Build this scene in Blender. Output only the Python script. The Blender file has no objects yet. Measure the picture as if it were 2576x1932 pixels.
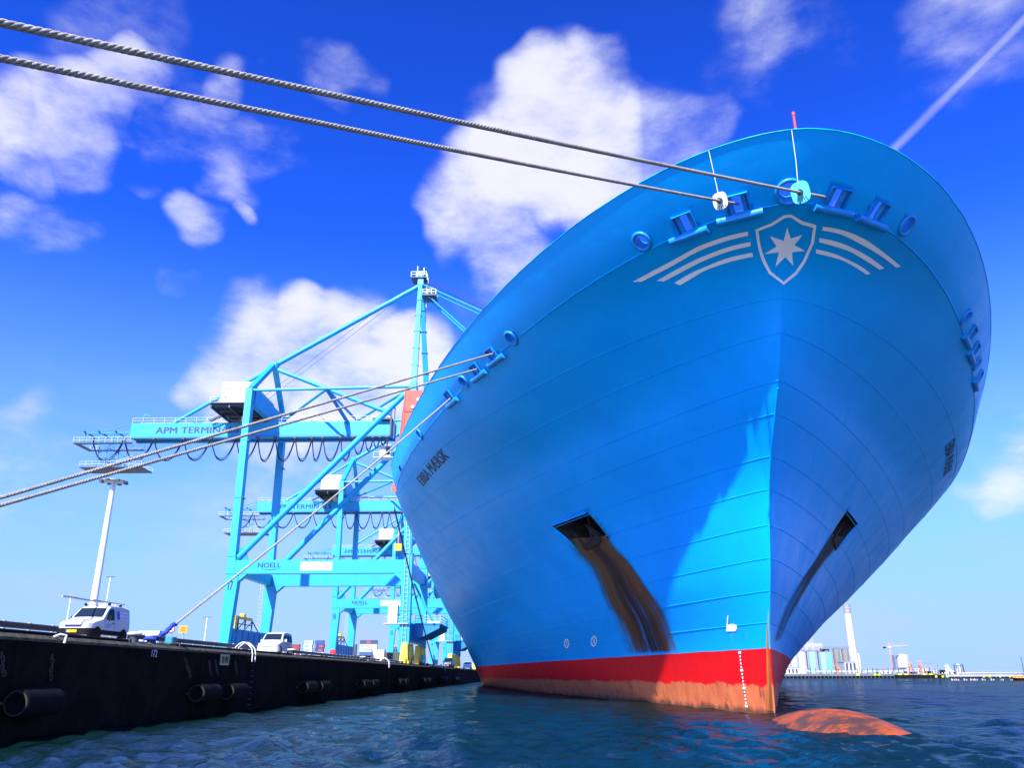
import bpy, bmesh, math, random
import numpy as np
from mathutils import Vector, Matrix

SKY_GAMMA, SKY_TINT, SKY_STRENGTH = 1.75, (0.14, 0.40, 1.05, 1), 0.0640
CLOUD_DARK, CLOUD_LITE = (4.0, 4.4, 6.4, 1), (6.9, 6.9, 7.9, 1)
HORIZON_AMT, HORIZON_COL = 0.93, (2.5, 4.3, 8.8, 1)
random.seed(7)
rng = np.random.RandomState(11)
SC = bpy.context.scene
COL = SC.collection

# ------------------------------------------------------------------ camera
cam_d = bpy.data.cameras.new('camera')
cam = bpy.data.objects.new('camera', cam_d)
COL.objects.link(cam)
cam_d.sensor_fit = 'HORIZONTAL'
cam_d.sensor_width = 36.0
cam_d.lens = 28.65
cam_d.clip_start = 0.1
cam_d.clip_end = 12000
PITCH, YAW, ROLL = math.radians(19.65), math.radians(-1.5), math.radians(-0.1)
_f = Vector((math.sin(YAW) * math.cos(PITCH), math.cos(YAW) * math.cos(PITCH), math.sin(PITCH)))
_r = Vector((math.cos(YAW), -math.sin(YAW), 0))
_u = _r.cross(_f)
_r2 = _r * math.cos(ROLL) + _u * math.sin(ROLL)
_u2 = -_r * math.sin(ROLL) + _u * math.cos(ROLL)
cam.matrix_world = Matrix(((_r2.x, _u2.x, -_f.x, 0), (_r2.y, _u2.y, -_f.y, 0), (_r2.z, _u2.z, -_f.z, 2.0), (0, 0, 0, 1)))
SC.camera = cam

# ------------------------------------------------------------------ light
SUN_AZ, SUN_EL = math.radians(20), math.radians(42.5)      # azimuth from -Y towards -X
SDIR = Vector((-math.sin(SUN_AZ) * math.cos(SUN_EL), -math.cos(SUN_AZ) * math.cos(SUN_EL), math.sin(SUN_EL)))
sun_d = bpy.data.lights.new('sun', 'SUN')
sun_d.energy = 5.0
sun_d.angle = math.radians(0.8)
sun_d.color = (1.0, 0.96, 0.9)
sun = bpy.data.objects.new('sun', sun_d)
sun.rotation_euler = SDIR.to_track_quat('Z', 'Y').to_euler()
COL.objects.link(sun)

SC.view_settings.view_transform = 'Standard'
SC.view_settings.look = 'None'
SC.view_settings.exposure = 1.2
SC.view_settings.gamma = 1.0
SC.view_settings.use_curve_mapping = False
SC.cycles.max_bounces = 5
SC.cycles.diffuse_bounces = 2
SC.cycles.glossy_bounces = 3
SC.cycles.transparent_max_bounces = 6
SC.cycles.use_adaptive_sampling = True
SC.cycles.adaptive_threshold = 0.015

world = bpy.data.worlds.new('World')
SC.world = world
world.use_nodes = True
world.cycles.sampling_method = 'MANUAL'
world.cycles.sample_map_resolution = 256
nt = world.node_tree
nt.nodes.clear()
N, Lk = nt.nodes.new, nt.links.new


def vmath(op, a, b=None, out=0):
    n = N('ShaderNodeVectorMath'); n.operation = op
    for i, v in enumerate((a, b)):
        if v is None: continue
        if isinstance(v, bpy.types.NodeSocket): Lk(v, n.inputs[i])
        else: n.inputs[i].default_value = v
    return n.outputs['Value'] if op in ('DOT_PRODUCT', 'LENGTH') else n.outputs[0]


def fmath(op, a, b=None, clamp=False):
    n = N('ShaderNodeMath'); n.operation = op; n.use_clamp = clamp
    for i, v in enumerate((a, b)):
        if v is None: continue
        if isinstance(v, bpy.types.NodeSocket): Lk(v, n.inputs[i])
        else: n.inputs[i].default_value = v
    return n.outputs[0]


def maprange(v, a, b, c=0.0, d=1.0, smooth=True):
    n = N('ShaderNodeMapRange'); n.interpolation_type = 'SMOOTHSTEP' if smooth else 'LINEAR'
    Lk(v, n.inputs['Value'])
    for k, x in zip(('From Min', 'From Max', 'To Min', 'To Max'), (a, b, c, d)): n.inputs[k].default_value = x
    return n.outputs['Result']


def wnoise(vec, scale, detail=6, rough=0.55, color=False):
    n = N('ShaderNodeTexNoise'); n.inputs['Scale'].default_value = scale
    n.inputs['Detail'].default_value = detail; n.inputs['Roughness'].default_value = rough
    Lk(vec, n.inputs['Vector'])
    return n.outputs['Color' if color else 'Fac']


def mixc(fac, a, b, mode='MIX'):
    n = N('ShaderNodeMix'); n.data_type = 'RGBA'; n.blend_type = mode
    for s, v in ((n.inputs[0], fac), (n.inputs[6], a), (n.inputs[7], b)):
        if isinstance(v, bpy.types.NodeSocket): Lk(v, s)
        else: s.default_value = v
    return n.outputs[2]


sky = N('ShaderNodeTexSky'); sky.sky_type = 'NISHITA'; sky.sun_disc = False
sky.sun_elevation = SUN_EL
sky.sun_rotation = math.radians(180) + SUN_AZ
sky.air_density = 1.0; sky.dust_density = 0.6; sky.ozone_density = 3.0
tc = N('ShaderNodeTexCoord')
vdir = vmath('NORMALIZE', tc.outputs['Generated'])
sep = N('ShaderNodeSeparateXYZ'); Lk(vdir, sep.inputs[0])
# deep polarised blue of the photograph
gam = N('ShaderNodeGamma'); gam.inputs[1].default_value = SKY_GAMMA
Lk(sky.outputs[0], gam.inputs[0])
skyc = mixc(1.0, gam.outputs[0], SKY_TINT, 'MULTIPLY')
# ragged cumulus patches, fixed in direction
warp = wnoise(vdir, 8.0, 2, 0.68, True)
wv = vmath('SUBTRACT', warp, (0.5, 0.5, 0.5))
wsc = N('ShaderNodeVectorMath'); wsc.operation = 'SCALE'; Lk(wv, wsc.inputs[0]); wsc.inputs['Scale'].default_value = 0.15
wdir = vmath('NORMALIZE', vmath('ADD', vdir, wsc.outputs[0]))
BLOBS = [(-0.5115, 0.6714, 0.5363, 0.0412, 0.9), (-0.4687, 0.6822, 0.5612, 0.0464, 0.95), (-0.4271, 0.6926, 0.5813, 0.0376, 0.85), (-0.5145, 0.6945, 0.503, 0.038, 0.8), (-0.4732, 0.7129, 0.5176, 0.0315, 0.7), (-0.3632, 0.739, 0.5674, 0.0463, 0.75), (-0.3264, 0.7629, 0.5581, 0.0476, 0.8), (-0.3355, 0.7242, 0.6025, 0.0229, 0.7), (-0.2774, 0.7785, 0.563, 0.0309, 0.5), (-0.3787, 0.7883, 0.485, 0.0302, 0.75), (-0.3823, 0.7742, 0.5044, 0.017, 0.5), (-0.3208, 0.8013, 0.5049, 0.015, 0.6), (-0.5113, 0.7402, 0.4367, 0.0353, 0.7), (-0.4278, 0.7533, 0.4994, 0.0185, 0.5), (-0.2154, 0.7455, 0.6308, 0.0348, 0.55), (-0.42, 0.6528, 0.6305, 0.0578, 0.38), (-0.4093, 0.8182, 0.4038, 0.0215, 0.4), (0.0499, 0.7656, 0.6413, 0.0377, 0.85), (0.0317, 0.7999, 0.5993, 0.0733, 1.0), (-0.0156, 0.8285, 0.5598, 0.0608, 1.0), (-0.0501, 0.8643, 0.5005, 0.0526, 0.95), (0.0873, 0.8031, 0.5894, 0.0592, 0.85), (0.1593, 0.7888, 0.5937, 0.0534, 0.6), (0.1982, 0.7757, 0.5992, 0.0393, 0.5), (-0.022, 0.886, 0.4632, 0.053, 0.9), (0.1089, 0.7695, 0.6293, 0.0309, 0.4), (-0.3283, 0.8741, 0.358, 0.0502, 0.85), (-0.2813, 0.8882, 0.3632, 0.0512, 0.95), (-0.219, 0.9105, 0.3508, 0.0619, 1.0), (-0.1345, 0.9197, 0.3688, 0.0411, 0.95), (-0.1728, 0.9244, 0.34, 0.0529, 0.95), (-0.2733, 0.9103, 0.3109, 0.0702, 0.7), (-0.2104, 0.937, 0.2788, 0.0713, 0.55), (0.2715, 0.7153, 0.6439, 0.0529, 0.5), (0.2257, 0.7126, 0.6642, 0.037, 0.42), (0.2916, 0.7401, 0.6061, 0.0331, 0.42), (0.2758, 0.6905, 0.6687, 0.0357, 0.45), (0.4302, 0.6707, 0.6042, 0.0551, 0.45), (0.4643, 0.644, 0.608, 0.0352, 0.4), (0.4938, 0.8468, 0.1979, 0.0417, 0.6), (0.5056, 0.8227, 0.2598, 0.0228, 0.45), (0.4761, 0.8502, 0.2247, 0.0234, 0.35), (-0.5338, 0.8196, 0.2082, 0.0587, 0.5), (-0.4713, 0.8628, 0.183, 0.0616, 0.25), (-0.3234, 0.926, 0.195, 0.0676, 0.4)]
acc = None
for (cx, cy, cz, ang, amp) in BLOBS:
    dt = vmath('DOT_PRODUCT', wdir, (cx, cy, cz))
    m = maprange(dt, math.cos(ang * 1.75), math.cos(ang * 0.2), 0.0, amp)
    acc = m if acc is None else fmath('MAXIMUM', acc, m)
# scattered cloud elsewhere round the horizon so the dome goes on as the sky in view
far = maprange(vmath('DOT_PRODUCT', vdir, (0, 0.94, 0.34)), 0.70, 0.45, 0.0, 1.0)
other = fmath('MULTIPLY', maprange(wnoise(vdir, 2.6, 1, 0.5), 0.50, 0.66), far)
acc = fmath('MAXIMUM', acc, fmath('MULTIPLY', other, 0.8))
fine = wnoise(vmath('MULTIPLY', vdir, (0.8, 0.8, 1.7)), 9.0, 8, 0.62)
mid = wnoise(vdir, 6.0, 2, 0.6)
nz = fmath('ADD', fmath('MULTIPLY', fmath('SUBTRACT', fine, 0.5), 1.35), fmath('MULTIPLY', fmath('SUBTRACT', mid, 0.5), 1.3))
cover = maprange(fmath('ADD', fmath('MULTIPLY', acc, 0.84), fmath('MULTIPLY', nz, maprange(acc, 0.0, 0.5))), 0.14, 1.08)
# thin veil low down
veil = fmath('MULTIPLY', maprange(wnoise(vmath('MULTIPLY', vdir, (3, 3, 11)), 2.2, 1, 0.6), 0.42, 0.75), maprange(sep.outputs[2], 0.42, 0.05, 0.0, 0.35))
# vapour trail: a narrow band along one great circle
trn = vmath('DOT_PRODUCT', vdir, (-0.69488, -0.13784, 0.70579))
trw = fmath('ADD', fmath('ABSOLUTE', fmath('ADD', trn, fmath('MULTIPLY', fmath('SUBTRACT', fine, 0.5), 0.006))), 0.0)
along = vmath('DOT_PRODUCT', vdir, (0.5, 0.60, 0.62))
trail = fmath('MULTIPLY', maprange(trw, 0.007, 0.0005, 0.0, 0.6), maprange(along, 0.945, 0.97))
trail = fmath('MULTIPLY', trail, maprange(mid, 0.30, 0.55, 0.35, 1.0))
cov = fmath('MAXIMUM', fmath('MAXIMUM', cover, veil), trail, True)
shade = mixc(maprange(fmath('ADD', fine, fmath('MULTIPLY', acc, 0.5)), 0.55, 1.0), CLOUD_DARK, CLOUD_LITE)
# pale air towards the horizon, clouds in front of it
hz = maprange(sep.outputs[2], 0.50, 0.02, 0.0, HORIZON_AMT)
air = mixc(hz, skyc, HORIZON_COL)
air = mixc(maprange(sep.outputs[2], 0.20, 0.0, 0.0, 0.55), air, (3.3, 4.8, 8.7, 1))
skymix = mixc(fmath('MULTIPLY', cov, 0.88), air, shade)
bg = N('ShaderNodeBackground'); bg.inputs[1].default_value = SKY_STRENGTH
Lk(skymix, bg.inputs[0])
wo = N('ShaderNodeOutputWorld'); Lk(bg.outputs[0], wo.inputs[0])


# ------------------------------------------------------------------ materials
MATS = {}


def mat(name, col, rough=0.5, metal=0.0, var=0.12, scale=2.0, bump=0.0, bscale=20.0, spec=0.5, stain=None, coat=0.0, stretch=None):
    if name in MATS: return MATS[name]
    m = bpy.data.materials.new(name); m.use_nodes = True; MATS[name] = m
    t = m.node_tree; b = t.nodes['Principled BSDF']
    b.inputs['Roughness'].default_value = rough; b.inputs['Metallic'].default_value = metal
    b.inputs['Specular IOR Level'].default_value = spec
    b.inputs['Coat Weight'].default_value = coat
    c4 = (*col, 1)
    co = t.nodes.new('ShaderNodeTexCoord')
    vec = co.outputs['Object']
    if stretch:
        mp = t.nodes.new('ShaderNodeMapping'); mp.inputs['Scale'].default_value = stretch
        t.links.new(vec, mp.inputs['Vector']); vec = mp.outputs[0]
    nz_ = t.nodes.new('ShaderNodeTexNoise'); nz_.inputs['Scale'].default_value = scale; nz_.inputs['Detail'].default_value = 7
    nz_.inputs['Roughness'].default_value = 0.65
    t.links.new(vec, nz_.inputs['Vector'])
    rp = t.nodes.new('ShaderNodeValToRGB')
    rp.color_ramp.elements[0].position = 0.28; rp.color_ramp.elements[1].position = 0.72
    rp.color_ramp.elements[0].color = tuple(max(0, x * (1 - var)) for x in col) + (1,)
    rp.color_ramp.elements[1].color = tuple(min(1, x * (1 + var)) for x in col) + (1,)
    t.links.new(nz_.outputs['Fac'], rp.inputs['Fac'])
    out = rp.outputs[0]
    if stain:
        scol, sscale, lo, hi, amt = stain
        n2 = t.nodes.new('ShaderNodeTexNoise'); n2.inputs['Scale'].default_value = sscale; n2.inputs['Detail'].default_value = 8
        n2.inputs['Roughness'].default_value = 0.7
        t.links.new(vec, n2.inputs['Vector'])
        mr = t.nodes.new('ShaderNodeMapRange'); mr.inputs['From Min'].default_value = lo; mr.inputs['From Max'].default_value = hi
        mr.inputs['To Max'].default_value = amt
        t.links.new(n2.outputs['Fac'], mr.inputs['Value'])
        mx = t.nodes.new('ShaderNodeMix'); mx.data_type = 'RGBA'
        t.links.new(mr.outputs[0], mx.inputs[0]); t.links.new(out, mx.inputs[6]); mx.inputs[7].default_value = (*scol, 1)
        out = mx.outputs[2]
    t.links.new(out, b.inputs['Base Color'])
    if bump:
        n3 = t.nodes.new('ShaderNodeTexNoise'); n3.inputs['Scale'].default_value = bscale; n3.inputs['Detail'].default_value = 6
        t.links.new(vec, n3.inputs['Vector'])
        bp = t.nodes.new('ShaderNodeBump'); bp.inputs['Strength'].default_value = bump; bp.inputs['Distance'].default_value = 0.05
        t.links.new(n3.outputs['Fac'], bp.inputs['Height']); t.links.new(bp.outputs[0], b.inputs['Normal'])
    return m


M_CRANE = lambda: mat('crane_paint', (0.012, 0.31, 0.50), 0.42, var=0.10, scale=0.35, stain=((0.012, 0.20, 0.32), 0.8, 0.60, 0.85, 0.45))
M_CRANE2 = lambda: mat('crane_paint_shade', (0.010, 0.19, 0.40), 0.5, var=0.15, scale=0.6)  # darker crane blue: sill shade put into the colour, also used for trim
M_WHITE = lambda: mat('white_paint', (0.62, 0.62, 0.61), 0.4, var=0.05, scale=1.5, stain=((0.45, 0.42, 0.38), 1.2, 0.62, 0.9, 0.4))
M_NAVY = lambda: mat('navy_lettering', (0.008, 0.02, 0.10), 0.5, var=0.1)
M_STEEL = lambda: mat('galvanised_steel', (0.42, 0.43, 0.44), 0.45, 0.6, var=0.2, scale=4)
M_DSTEEL = lambda: mat('dark_steel', (0.05, 0.055, 0.065), 0.5, 0.3, var=0.25, scale=3)
M_BLACK = lambda: mat('black_rubber', (0.006, 0.006, 0.006), 0.7, spec=0.15, var=0.3, scale=5, bump=0.3)
M_CABLE = lambda: mat('black_cable', (0.012, 0.013, 0.02), 0.5, var=0.2)
M_YELLOW = lambda: mat('safety_yellow', (0.75, 0.47, 0.01), 0.45, var=0.12, scale=2, stain=((0.12, 0.07, 0.02), 2.5, 0.58, 0.8, 0.7))
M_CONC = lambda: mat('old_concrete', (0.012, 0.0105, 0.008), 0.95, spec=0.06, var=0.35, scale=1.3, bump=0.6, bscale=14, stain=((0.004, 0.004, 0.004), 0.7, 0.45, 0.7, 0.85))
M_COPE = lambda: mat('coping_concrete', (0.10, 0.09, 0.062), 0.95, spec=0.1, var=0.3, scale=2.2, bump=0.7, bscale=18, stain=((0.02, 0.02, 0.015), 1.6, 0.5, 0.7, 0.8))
M_TIMBER = lambda: mat('tarred_timber', (0.008, 0.0075, 0.007), 0.8, spec=0.1, var=0.4, scale=2, bump=0.5, bscale=12)
M_GLASS = lambda: mat('dark_glass', (0.012, 0.018, 0.024), 0.05, var=0.05, spec=0.8)
M_CAR = lambda: mat('white_car_paint', (0.55, 0.56, 0.58), 0.22, var=0.03, coat=0.6)


# ------------------------------------------------------------------ object helpers
LOC = {}


def tag(o, label=None, cat=None, group=None, kind=None):
    if label: o['label'] = label
    if cat: o['category'] = cat
    if group: o['group'] = group
    if kind: o['kind'] = kind
    return o


def thing(name, label, cat, loc, group=None, rz=0.0, scale=1.0):
    o = bpy.data.objects.new(name, None)
    o.empty_display_size = 0.3
    COL.objects.link(o); o.location = loc; o.rotation_euler = (0, 0, rz); o.scale = (scale,) * 3
    LOC[o] = Vector(loc)
    return tag(o, label, cat, group)


def copy_tree(o, parent=None):
    c = o.copy(); COL.objects.link(c); c.parent = parent
    LOC[c] = LOC.get(o, Vector((0, 0, 0)))
    for ch in list(o.children): copy_tree(ch, c)
    return c


class MB:
    def __init__(s): s.v = []; s.f = []; s.uv = None

    def add(s, vs, fs):
        k = len(s.v); s.v += [tuple(v) for v in vs]; s.f += [tuple(i + k for i in f) for f in fs]; return s

    def box(s, a, b):
        x0, y0, z0 = (min(a[i], b[i]) for i in range(3)); x1, y1, z1 = (max(a[i], b[i]) for i in range(3))
        return s.add([(x0, y0, z0), (x1, y0, z0), (x1, y1, z0), (x0, y1, z0), (x0, y0, z1), (x1, y0, z1), (x1, y1, z1), (x0, y1, z1)],
                     [(3, 2, 1, 0), (4, 5, 6, 7), (0, 1, 5, 4), (1, 2, 6, 5), (2, 3, 7, 6), (3, 0, 4, 7)])

    def hexa(s, lo, hi):      # two quads of 4 points each
        return s.add(list(lo) + list(hi), [(3, 2, 1, 0), (4, 5, 6, 7), (0, 1, 5, 4), (1, 2, 6, 5), (2, 3, 7, 6), (3, 0, 4, 7)])

    def frame(s, a, b, up=(0, 0, 1)):
        a, b = Vector(a), Vector(b); d = (b - a).normalized(); up = Vector(up)
        if abs(d.dot(up)) > 0.98: up = Vector((0, 1, 0))
        x = d.cross(up).normalized(); y = x.cross(d).normalized()
        return a, b, x, y

    def bar(s, a, b, w, h=None, up=(0, 0, 1)):
        h = h or w; a, b, x, y = s.frame(a, b, up); q = []
        for p in (a, b):
            q.append([p - x * w / 2 - y * h / 2, p + x * w / 2 - y * h / 2, p + x * w / 2 + y * h / 2, p - x * w / 2 + y * h / 2])
        return s.hexa(q[0], q[1])

    def tube(s, a, b, r, n=10, r2=None, cap=True):
        r2 = r if r2 is None else r2; a, b, x, y = s.frame(a, b); k = len(s.v)
        for p, rr in ((a, r), (b, r2)):
            for i in range(n):
                t = 2 * math.pi * i / n; s.v.append(tuple(p + x * rr * math.cos(t) + y * rr * math.sin(t)))
        for i in range(n): j = (i + 1) % n; s.f.append((k + i, k + j, k + n + j, k + n + i))
        if cap: s.f.append(tuple(k + i for i in range(n))[::-1]); s.f.append(tuple(k + n + i for i in range(n)))
        return s

    def path(s, pts, r, n=6, closed=False):
        pts = [Vector(p) for p in pts]; k = len(s.v); m = len(pts)
        for i, p in enumerate(pts):
            d = (pts[min(i + 1, m - 1)] - pts[max(i - 1, 0)]).normalized() if not closed else (pts[(i + 1) % m] - pts[i - 1]).normalized()
            up = Vector((0, 0, 1)) if abs(d.z) < 0.95 else Vector((0, 1, 0))
            if not closed and i and hasattr(s, '_x'):
                x = (s._x - d * s._x.dot(d))
                x = x.normalized() if x.length > 1e-4 else d.cross(up).normalized()
            else: x = d.cross(up).normalized()
            s._x = x; y = x.cross(d)
            for j in range(n):
                t = 2 * math.pi * j / n; s.v.append(tuple(p + x * r * math.cos(t) + y * r * math.sin(t)))
        if hasattr(s, '_x'): del s._x
        for i in range(m if closed else m - 1):
            i2 = (i + 1) % m
            for j in range(n): j2 = (j + 1) % n; s.f.append((k + i * n + j, k + i * n + j2, k + i2 * n + j2, k + i2 * n + j))
        if not closed: s.f.append(tuple(k + j for j in range(n))[::-1]); s.f.append(tuple(k + (m - 1) * n + j for j in range(n)))
        return s

    def lathe(s, o, ax, prof, n=20, cap=True):     # prof: (r, h) along axis ax from point o
        o = Vector(o); ax = Vector(ax).normalized(); up = Vector((0, 0, 1)) if abs(ax.z) < 0.9 else Vector((1, 0, 0))
        x = ax.cross(up).normalized(); y = ax.cross(x); k = len(s.v); m = len(prof)
        for r, h in prof:
            for j in range(n):
                t = 2 * math.pi * j / n; s.v.append(tuple(o + ax * h + x * r * math.cos(t) + y * r * math.sin(t)))
        for i in range(m - 1):
            for j in range(n): j2 = (j + 1) % n; s.f.append((k + i * n + j, k + (i + 1) * n + j, k + (i + 1) * n + j2, k + i * n + j2))
        if cap: s.f.append(tuple(k + j for j in range(n))); s.f.append(tuple(k + (m - 1) * n + j for j in range(n))[::-1])
        return s

    def prism(s, outline, off):       # 3-D outline, extruded by vector off
        n = len(outline); off = Vector(off); a = [Vector(p) for p in outline]; b = [p + off for p in a]
        fs = [tuple(range(n)), tuple(range(2 * n - 1, n - 1, -1))] + [(i, i + n, (i + 1) % n + n, (i + 1) % n) for i in range(n)]
        return s.add(a + b, fs)

    def build(s, name, m, parent=None, smooth=30, local=False, bevel=0.0):
        me = bpy.data.meshes.new(name)
        off = Vector((0, 0, 0))
        if not local:
            p = parent
            while p is not None: off = off + LOC.get(p, Vector((0, 0, 0))); p = p.parent
        me.from_pydata([tuple(Vector(v) - off) for v in s.v], [], s.f)
        bm = bmesh.new(); bm.from_mesh(me)
        bmesh.ops.recalc_face_normals(bm, faces=bm.faces)
        if bevel: bmesh.ops.bevel(bm, geom=bm.edges[:], offset=bevel, segments=1, affect='EDGES', profile=0.5)
        if smooth:
            lim = math.radians(smooth)
            for f in bm.faces: f.smooth = True
            for e in bm.edges:
                if len(e.link_faces) == 2 and e.calc_face_angle(0) > lim: e.smooth = False
        bm.to_mesh(me); bm.free()
        for mm in (m if isinstance(m, (list, tuple)) else [m]): me.materials.append(mm)
        o = bpy.data.objects.new(name, me); COL.objects.link(o)
        if parent is not None: o.parent = parent
        return o


def text_geo(s, height, width=None, spacing=1.0, font_shear=0.0, bold=0.0025):
    """filled text as 2-D verts/faces, cap height = height, width scaled to fit"""
    cu = bpy.data.curves.new('tmp_text', 'FONT'); cu.body = s; cu.size = 1.0; cu.space_character = spacing
    cu.resolution_u = 3; cu.shear = font_shear
    ob = bpy.data.objects.new('tmp_text', cu); COL.objects.link(ob)
    dg = bpy.context.evaluated_depsgraph_get(); dg.update()
    me = bpy.data.meshes.new_from_object(ob.evaluated_get(dg))
    vs = np.array([v.co[:2] for v in me.vertices]); fs = [tuple(p.vertices) for p in me.polygons]
    bpy.data.objects.remove(ob); bpy.data.curves.remove(cu); bpy.data.meshes.remove(me)
    vs -= vs.min(0); h = vs[:, 1].max(); w = vs[:, 0].max()
    vs[:, 1] *= height / h; vs[:, 0] *= (width / w if width else height / h)
    return vs, fs


def text_part(s, origin, ux, uz, height, width, m, parent, name='lettering', local=False, spacing=1.0, bold=0.0):
    vs, fs = text_geo(s, height, width, spacing)
    o, ux, uz = Vector(origin), Vector(ux).normalized(), Vector(uz).normalized()
    mb = MB(); nn = ux.cross(uz)
    for k, du in enumerate((0.0, bold, -bold) if bold else (0.0,)): mb.add([o + ux * (a + du) + uz * b + nn * .004 * k for a, b in vs], fs)
    me_o = mb.build(name, m, parent, smooth=0, local=local)
    n = ux.cross(uz)
    # face the lettering outwards
    bm = bmesh.new(); bm.from_mesh(me_o.data)
    for f in bm.faces:
        f.normal_update()
        if f.normal.dot(n) < 0: f.normal_flip()
    bm.to_mesh(me_o.data); bm.free()
    return me_o


# ------------------------------------------------------------------ water
def build_water():
    rmin = 2.0
    rs = [0.0]; r = rmin
    while r < 9000: rs.append(r); r *= 1.0125 if r < 160 else 1.03 if r < 500 else 1.12
    rs = np.array(rs[1:]); th = np.concatenate([np.linspace(-0.85, 0.85, 900, endpoint=False), np.linspace(0.85, 2 * np.pi - 0.85, 220, endpoint=False)]); na = len(th)
    R, T = np.meshgrid(rs, th, indexing='ij')
    X, Y = R * np.sin(T), R * np.cos(T)
    Z = np.zeros_like(X)
    rg = np.random.RandomState(5)
    for i in range(70):
        lam = 0.42 * (1.07 ** i)                       # 0.55 m chop to long swell
        if lam > 60: break
        k = 2 * np.pi / lam
        a = math.radians(35) + rg.normal() * 0.75       # wind set
        amp = 0.0235 * lam ** 0.8 * (0.6 + rg.rand() * 0.8)
        if lam > 0.9: amp *= (0.9 / lam) ** 1.15
        ph = rg.rand() * 6.28
        fade = np.clip(1.7 - R * 0.0125 / (lam * 0.30), 0, 1)
        s = np.sin(k * (X * math.sin(a) + Y * math.cos(a)) + ph)
        Z += amp * fade * (s + 0.25 * (s * s - 0.5))
    Z *= np.clip(1.4 - R / 400, 0.0, 1.0)
    Vv = np.stack([X, Y, Z], -1).reshape(-1, 3)
    nr = len(rs)
    ii = np.arange(nr - 1)[:, None] * na; jj = np.arange(na)[None]; j2 = (jj + 1) % na
    F_ = np.stack([ii + jj, ii + j2, ii + na + j2, ii + na + jj], -1).reshape(-1, 4)[:, ::-1]
    me = bpy.data.meshes.new('water')
    me.vertices.add(len(Vv) + 1); me.vertices.foreach_set('co', np.concatenate([Vv, [[0, 0, 0]]]).ravel())
    tri = np.stack([np.full(na, len(Vv)), np.arange(na), (np.arange(na) + 1) % na], -1)[:, ::-1]
    nl = F_.size + tri.size
    me.loops.add(nl); me.loops.foreach_set('vertex_index', np.concatenate([F_.ravel(), tri.ravel()]))
    me.polygons.add(len(F_) + len(tri))
    me.polygons.foreach_set('loop_start', np.concatenate([np.arange(len(F_)) * 4, F_.size + np.arange(len(tri)) * 3]))
    me.polygons.foreach_set('use_smooth', np.ones(len(F_) + len(tri), bool))
    me.update(); me.validate()
    m = bpy.data.materials.new('harbour_water'); m.use_nodes = True
    t = m.node_tree; b = t.nodes['Principled BSDF']
    b.inputs['Base Color'].default_value = (0.002, 0.011, 0.013, 1)
    b.inputs['Roughness'].default_value = 0.10; b.inputs['IOR'].default_value = 1.333; b.inputs['Specular IOR Level'].default_value = 0.13
    co = t.nodes.new('ShaderNodeTexCoord')
    hs = None
    for sc, amt, st in ((0.30, 3.0, (1, 1.8, 1)), (1.6, 1.0, (1, 1.6, 1)), (5.0, 0.45, (1, 1.5, 1)), (14.0, 0.14, (1, 1.3, 1))):
        mp = t.nodes.new('ShaderNodeMapping'); mp.inputs['Scale'].default_value = st; mp.inputs['Rotation'].default_value = (0, 0, 0.5)
        t.links.new(co.outputs['Object'], mp.inputs[0])
        nz_ = t.nodes.new('ShaderNodeTexNoise'); nz_.inputs['Scale'].default_value = sc; nz_.inputs['Detail'].default_value = 4
        t.links.new(mp.outputs[0], nz_.inputs['Vector'])
        mu = t.nodes.new('ShaderNodeMath'); mu.operation = 'MULTIPLY'; mu.inputs[1].default_value = amt
        t.links.new(nz_.outputs['Fac'], mu.inputs[0])
        if hs is None: hs = mu.outputs[0]
        else:
            ad = t.nodes.new('ShaderNodeMath'); ad.operation = 'ADD'; t.links.new(hs, ad.inputs[0]); t.links.new(mu.outputs[0], ad.inputs[1]); hs = ad.outputs[0]
    bp = t.nodes.new('ShaderNodeBump'); bp.inputs['Strength'].default_value = 0.8; bp.inputs['Distance'].default_value = 0.11
    t.links.new(hs, bp.inputs['Height'])
    # dark water body under a surface whose glare is cut as by a polarising filter
    dif = t.nodes.new('ShaderNodeBsdfDiffuse'); dif.inputs['Color'].default_value = (0.0018, 0.011, 0.0095, 1)
    glo = t.nodes.new('ShaderNodeBsdfGlossy'); glo.inputs['Roughness'].default_value = 0.05; glo.inputs['Color'].default_value = (0.9, 0.95, 1, 1)
    fr = t.nodes.new('ShaderNodeFresnel'); fr.inputs['IOR'].default_value = 1.333
    mu = t.nodes.new('ShaderNodeMath'); mu.operation = 'MULTIPLY'; mu.inputs[1].default_value = 0.215
    mx = t.nodes.new('ShaderNodeMixShader'); t.links.new(fr.outputs[0], mu.inputs[0]); t.links.new(mu.outputs[0], mx.inputs[0])
    t.links.new(dif.outputs[0], mx.inputs[1]); t.links.new(glo.outputs[0], mx.inputs[2])
    for n_ in (glo, fr): t.links.new(bp.outputs[0], n_.inputs['Normal'])
    t.links.new(mx.outputs[0], t.nodes['Material Output'].inputs['Surface']); t.nodes.remove(b)
    me.materials.append(m)
    o = bpy.data.objects.new('water', me); COL.objects.link(o)
    return tag(o, 'dark rippled harbour water in front of the ship', kind='structure')


build_water()

# ------------------------------------------------------------------ quay
QX, QZ, QG = -17.2, 3.33, 3.55
deck_mb = MB().box((-1500, -80, 3.0), (QX - 1.9, 1600, QG))
tag(deck_mb.build('quay_ground', mat('quay_paving', (0.22, 0.215, 0.20), 0.9, var=0.25, scale=0.5, bump=0.4)), 'grey paved terminal quay behind the kerb', kind='structure')

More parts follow.
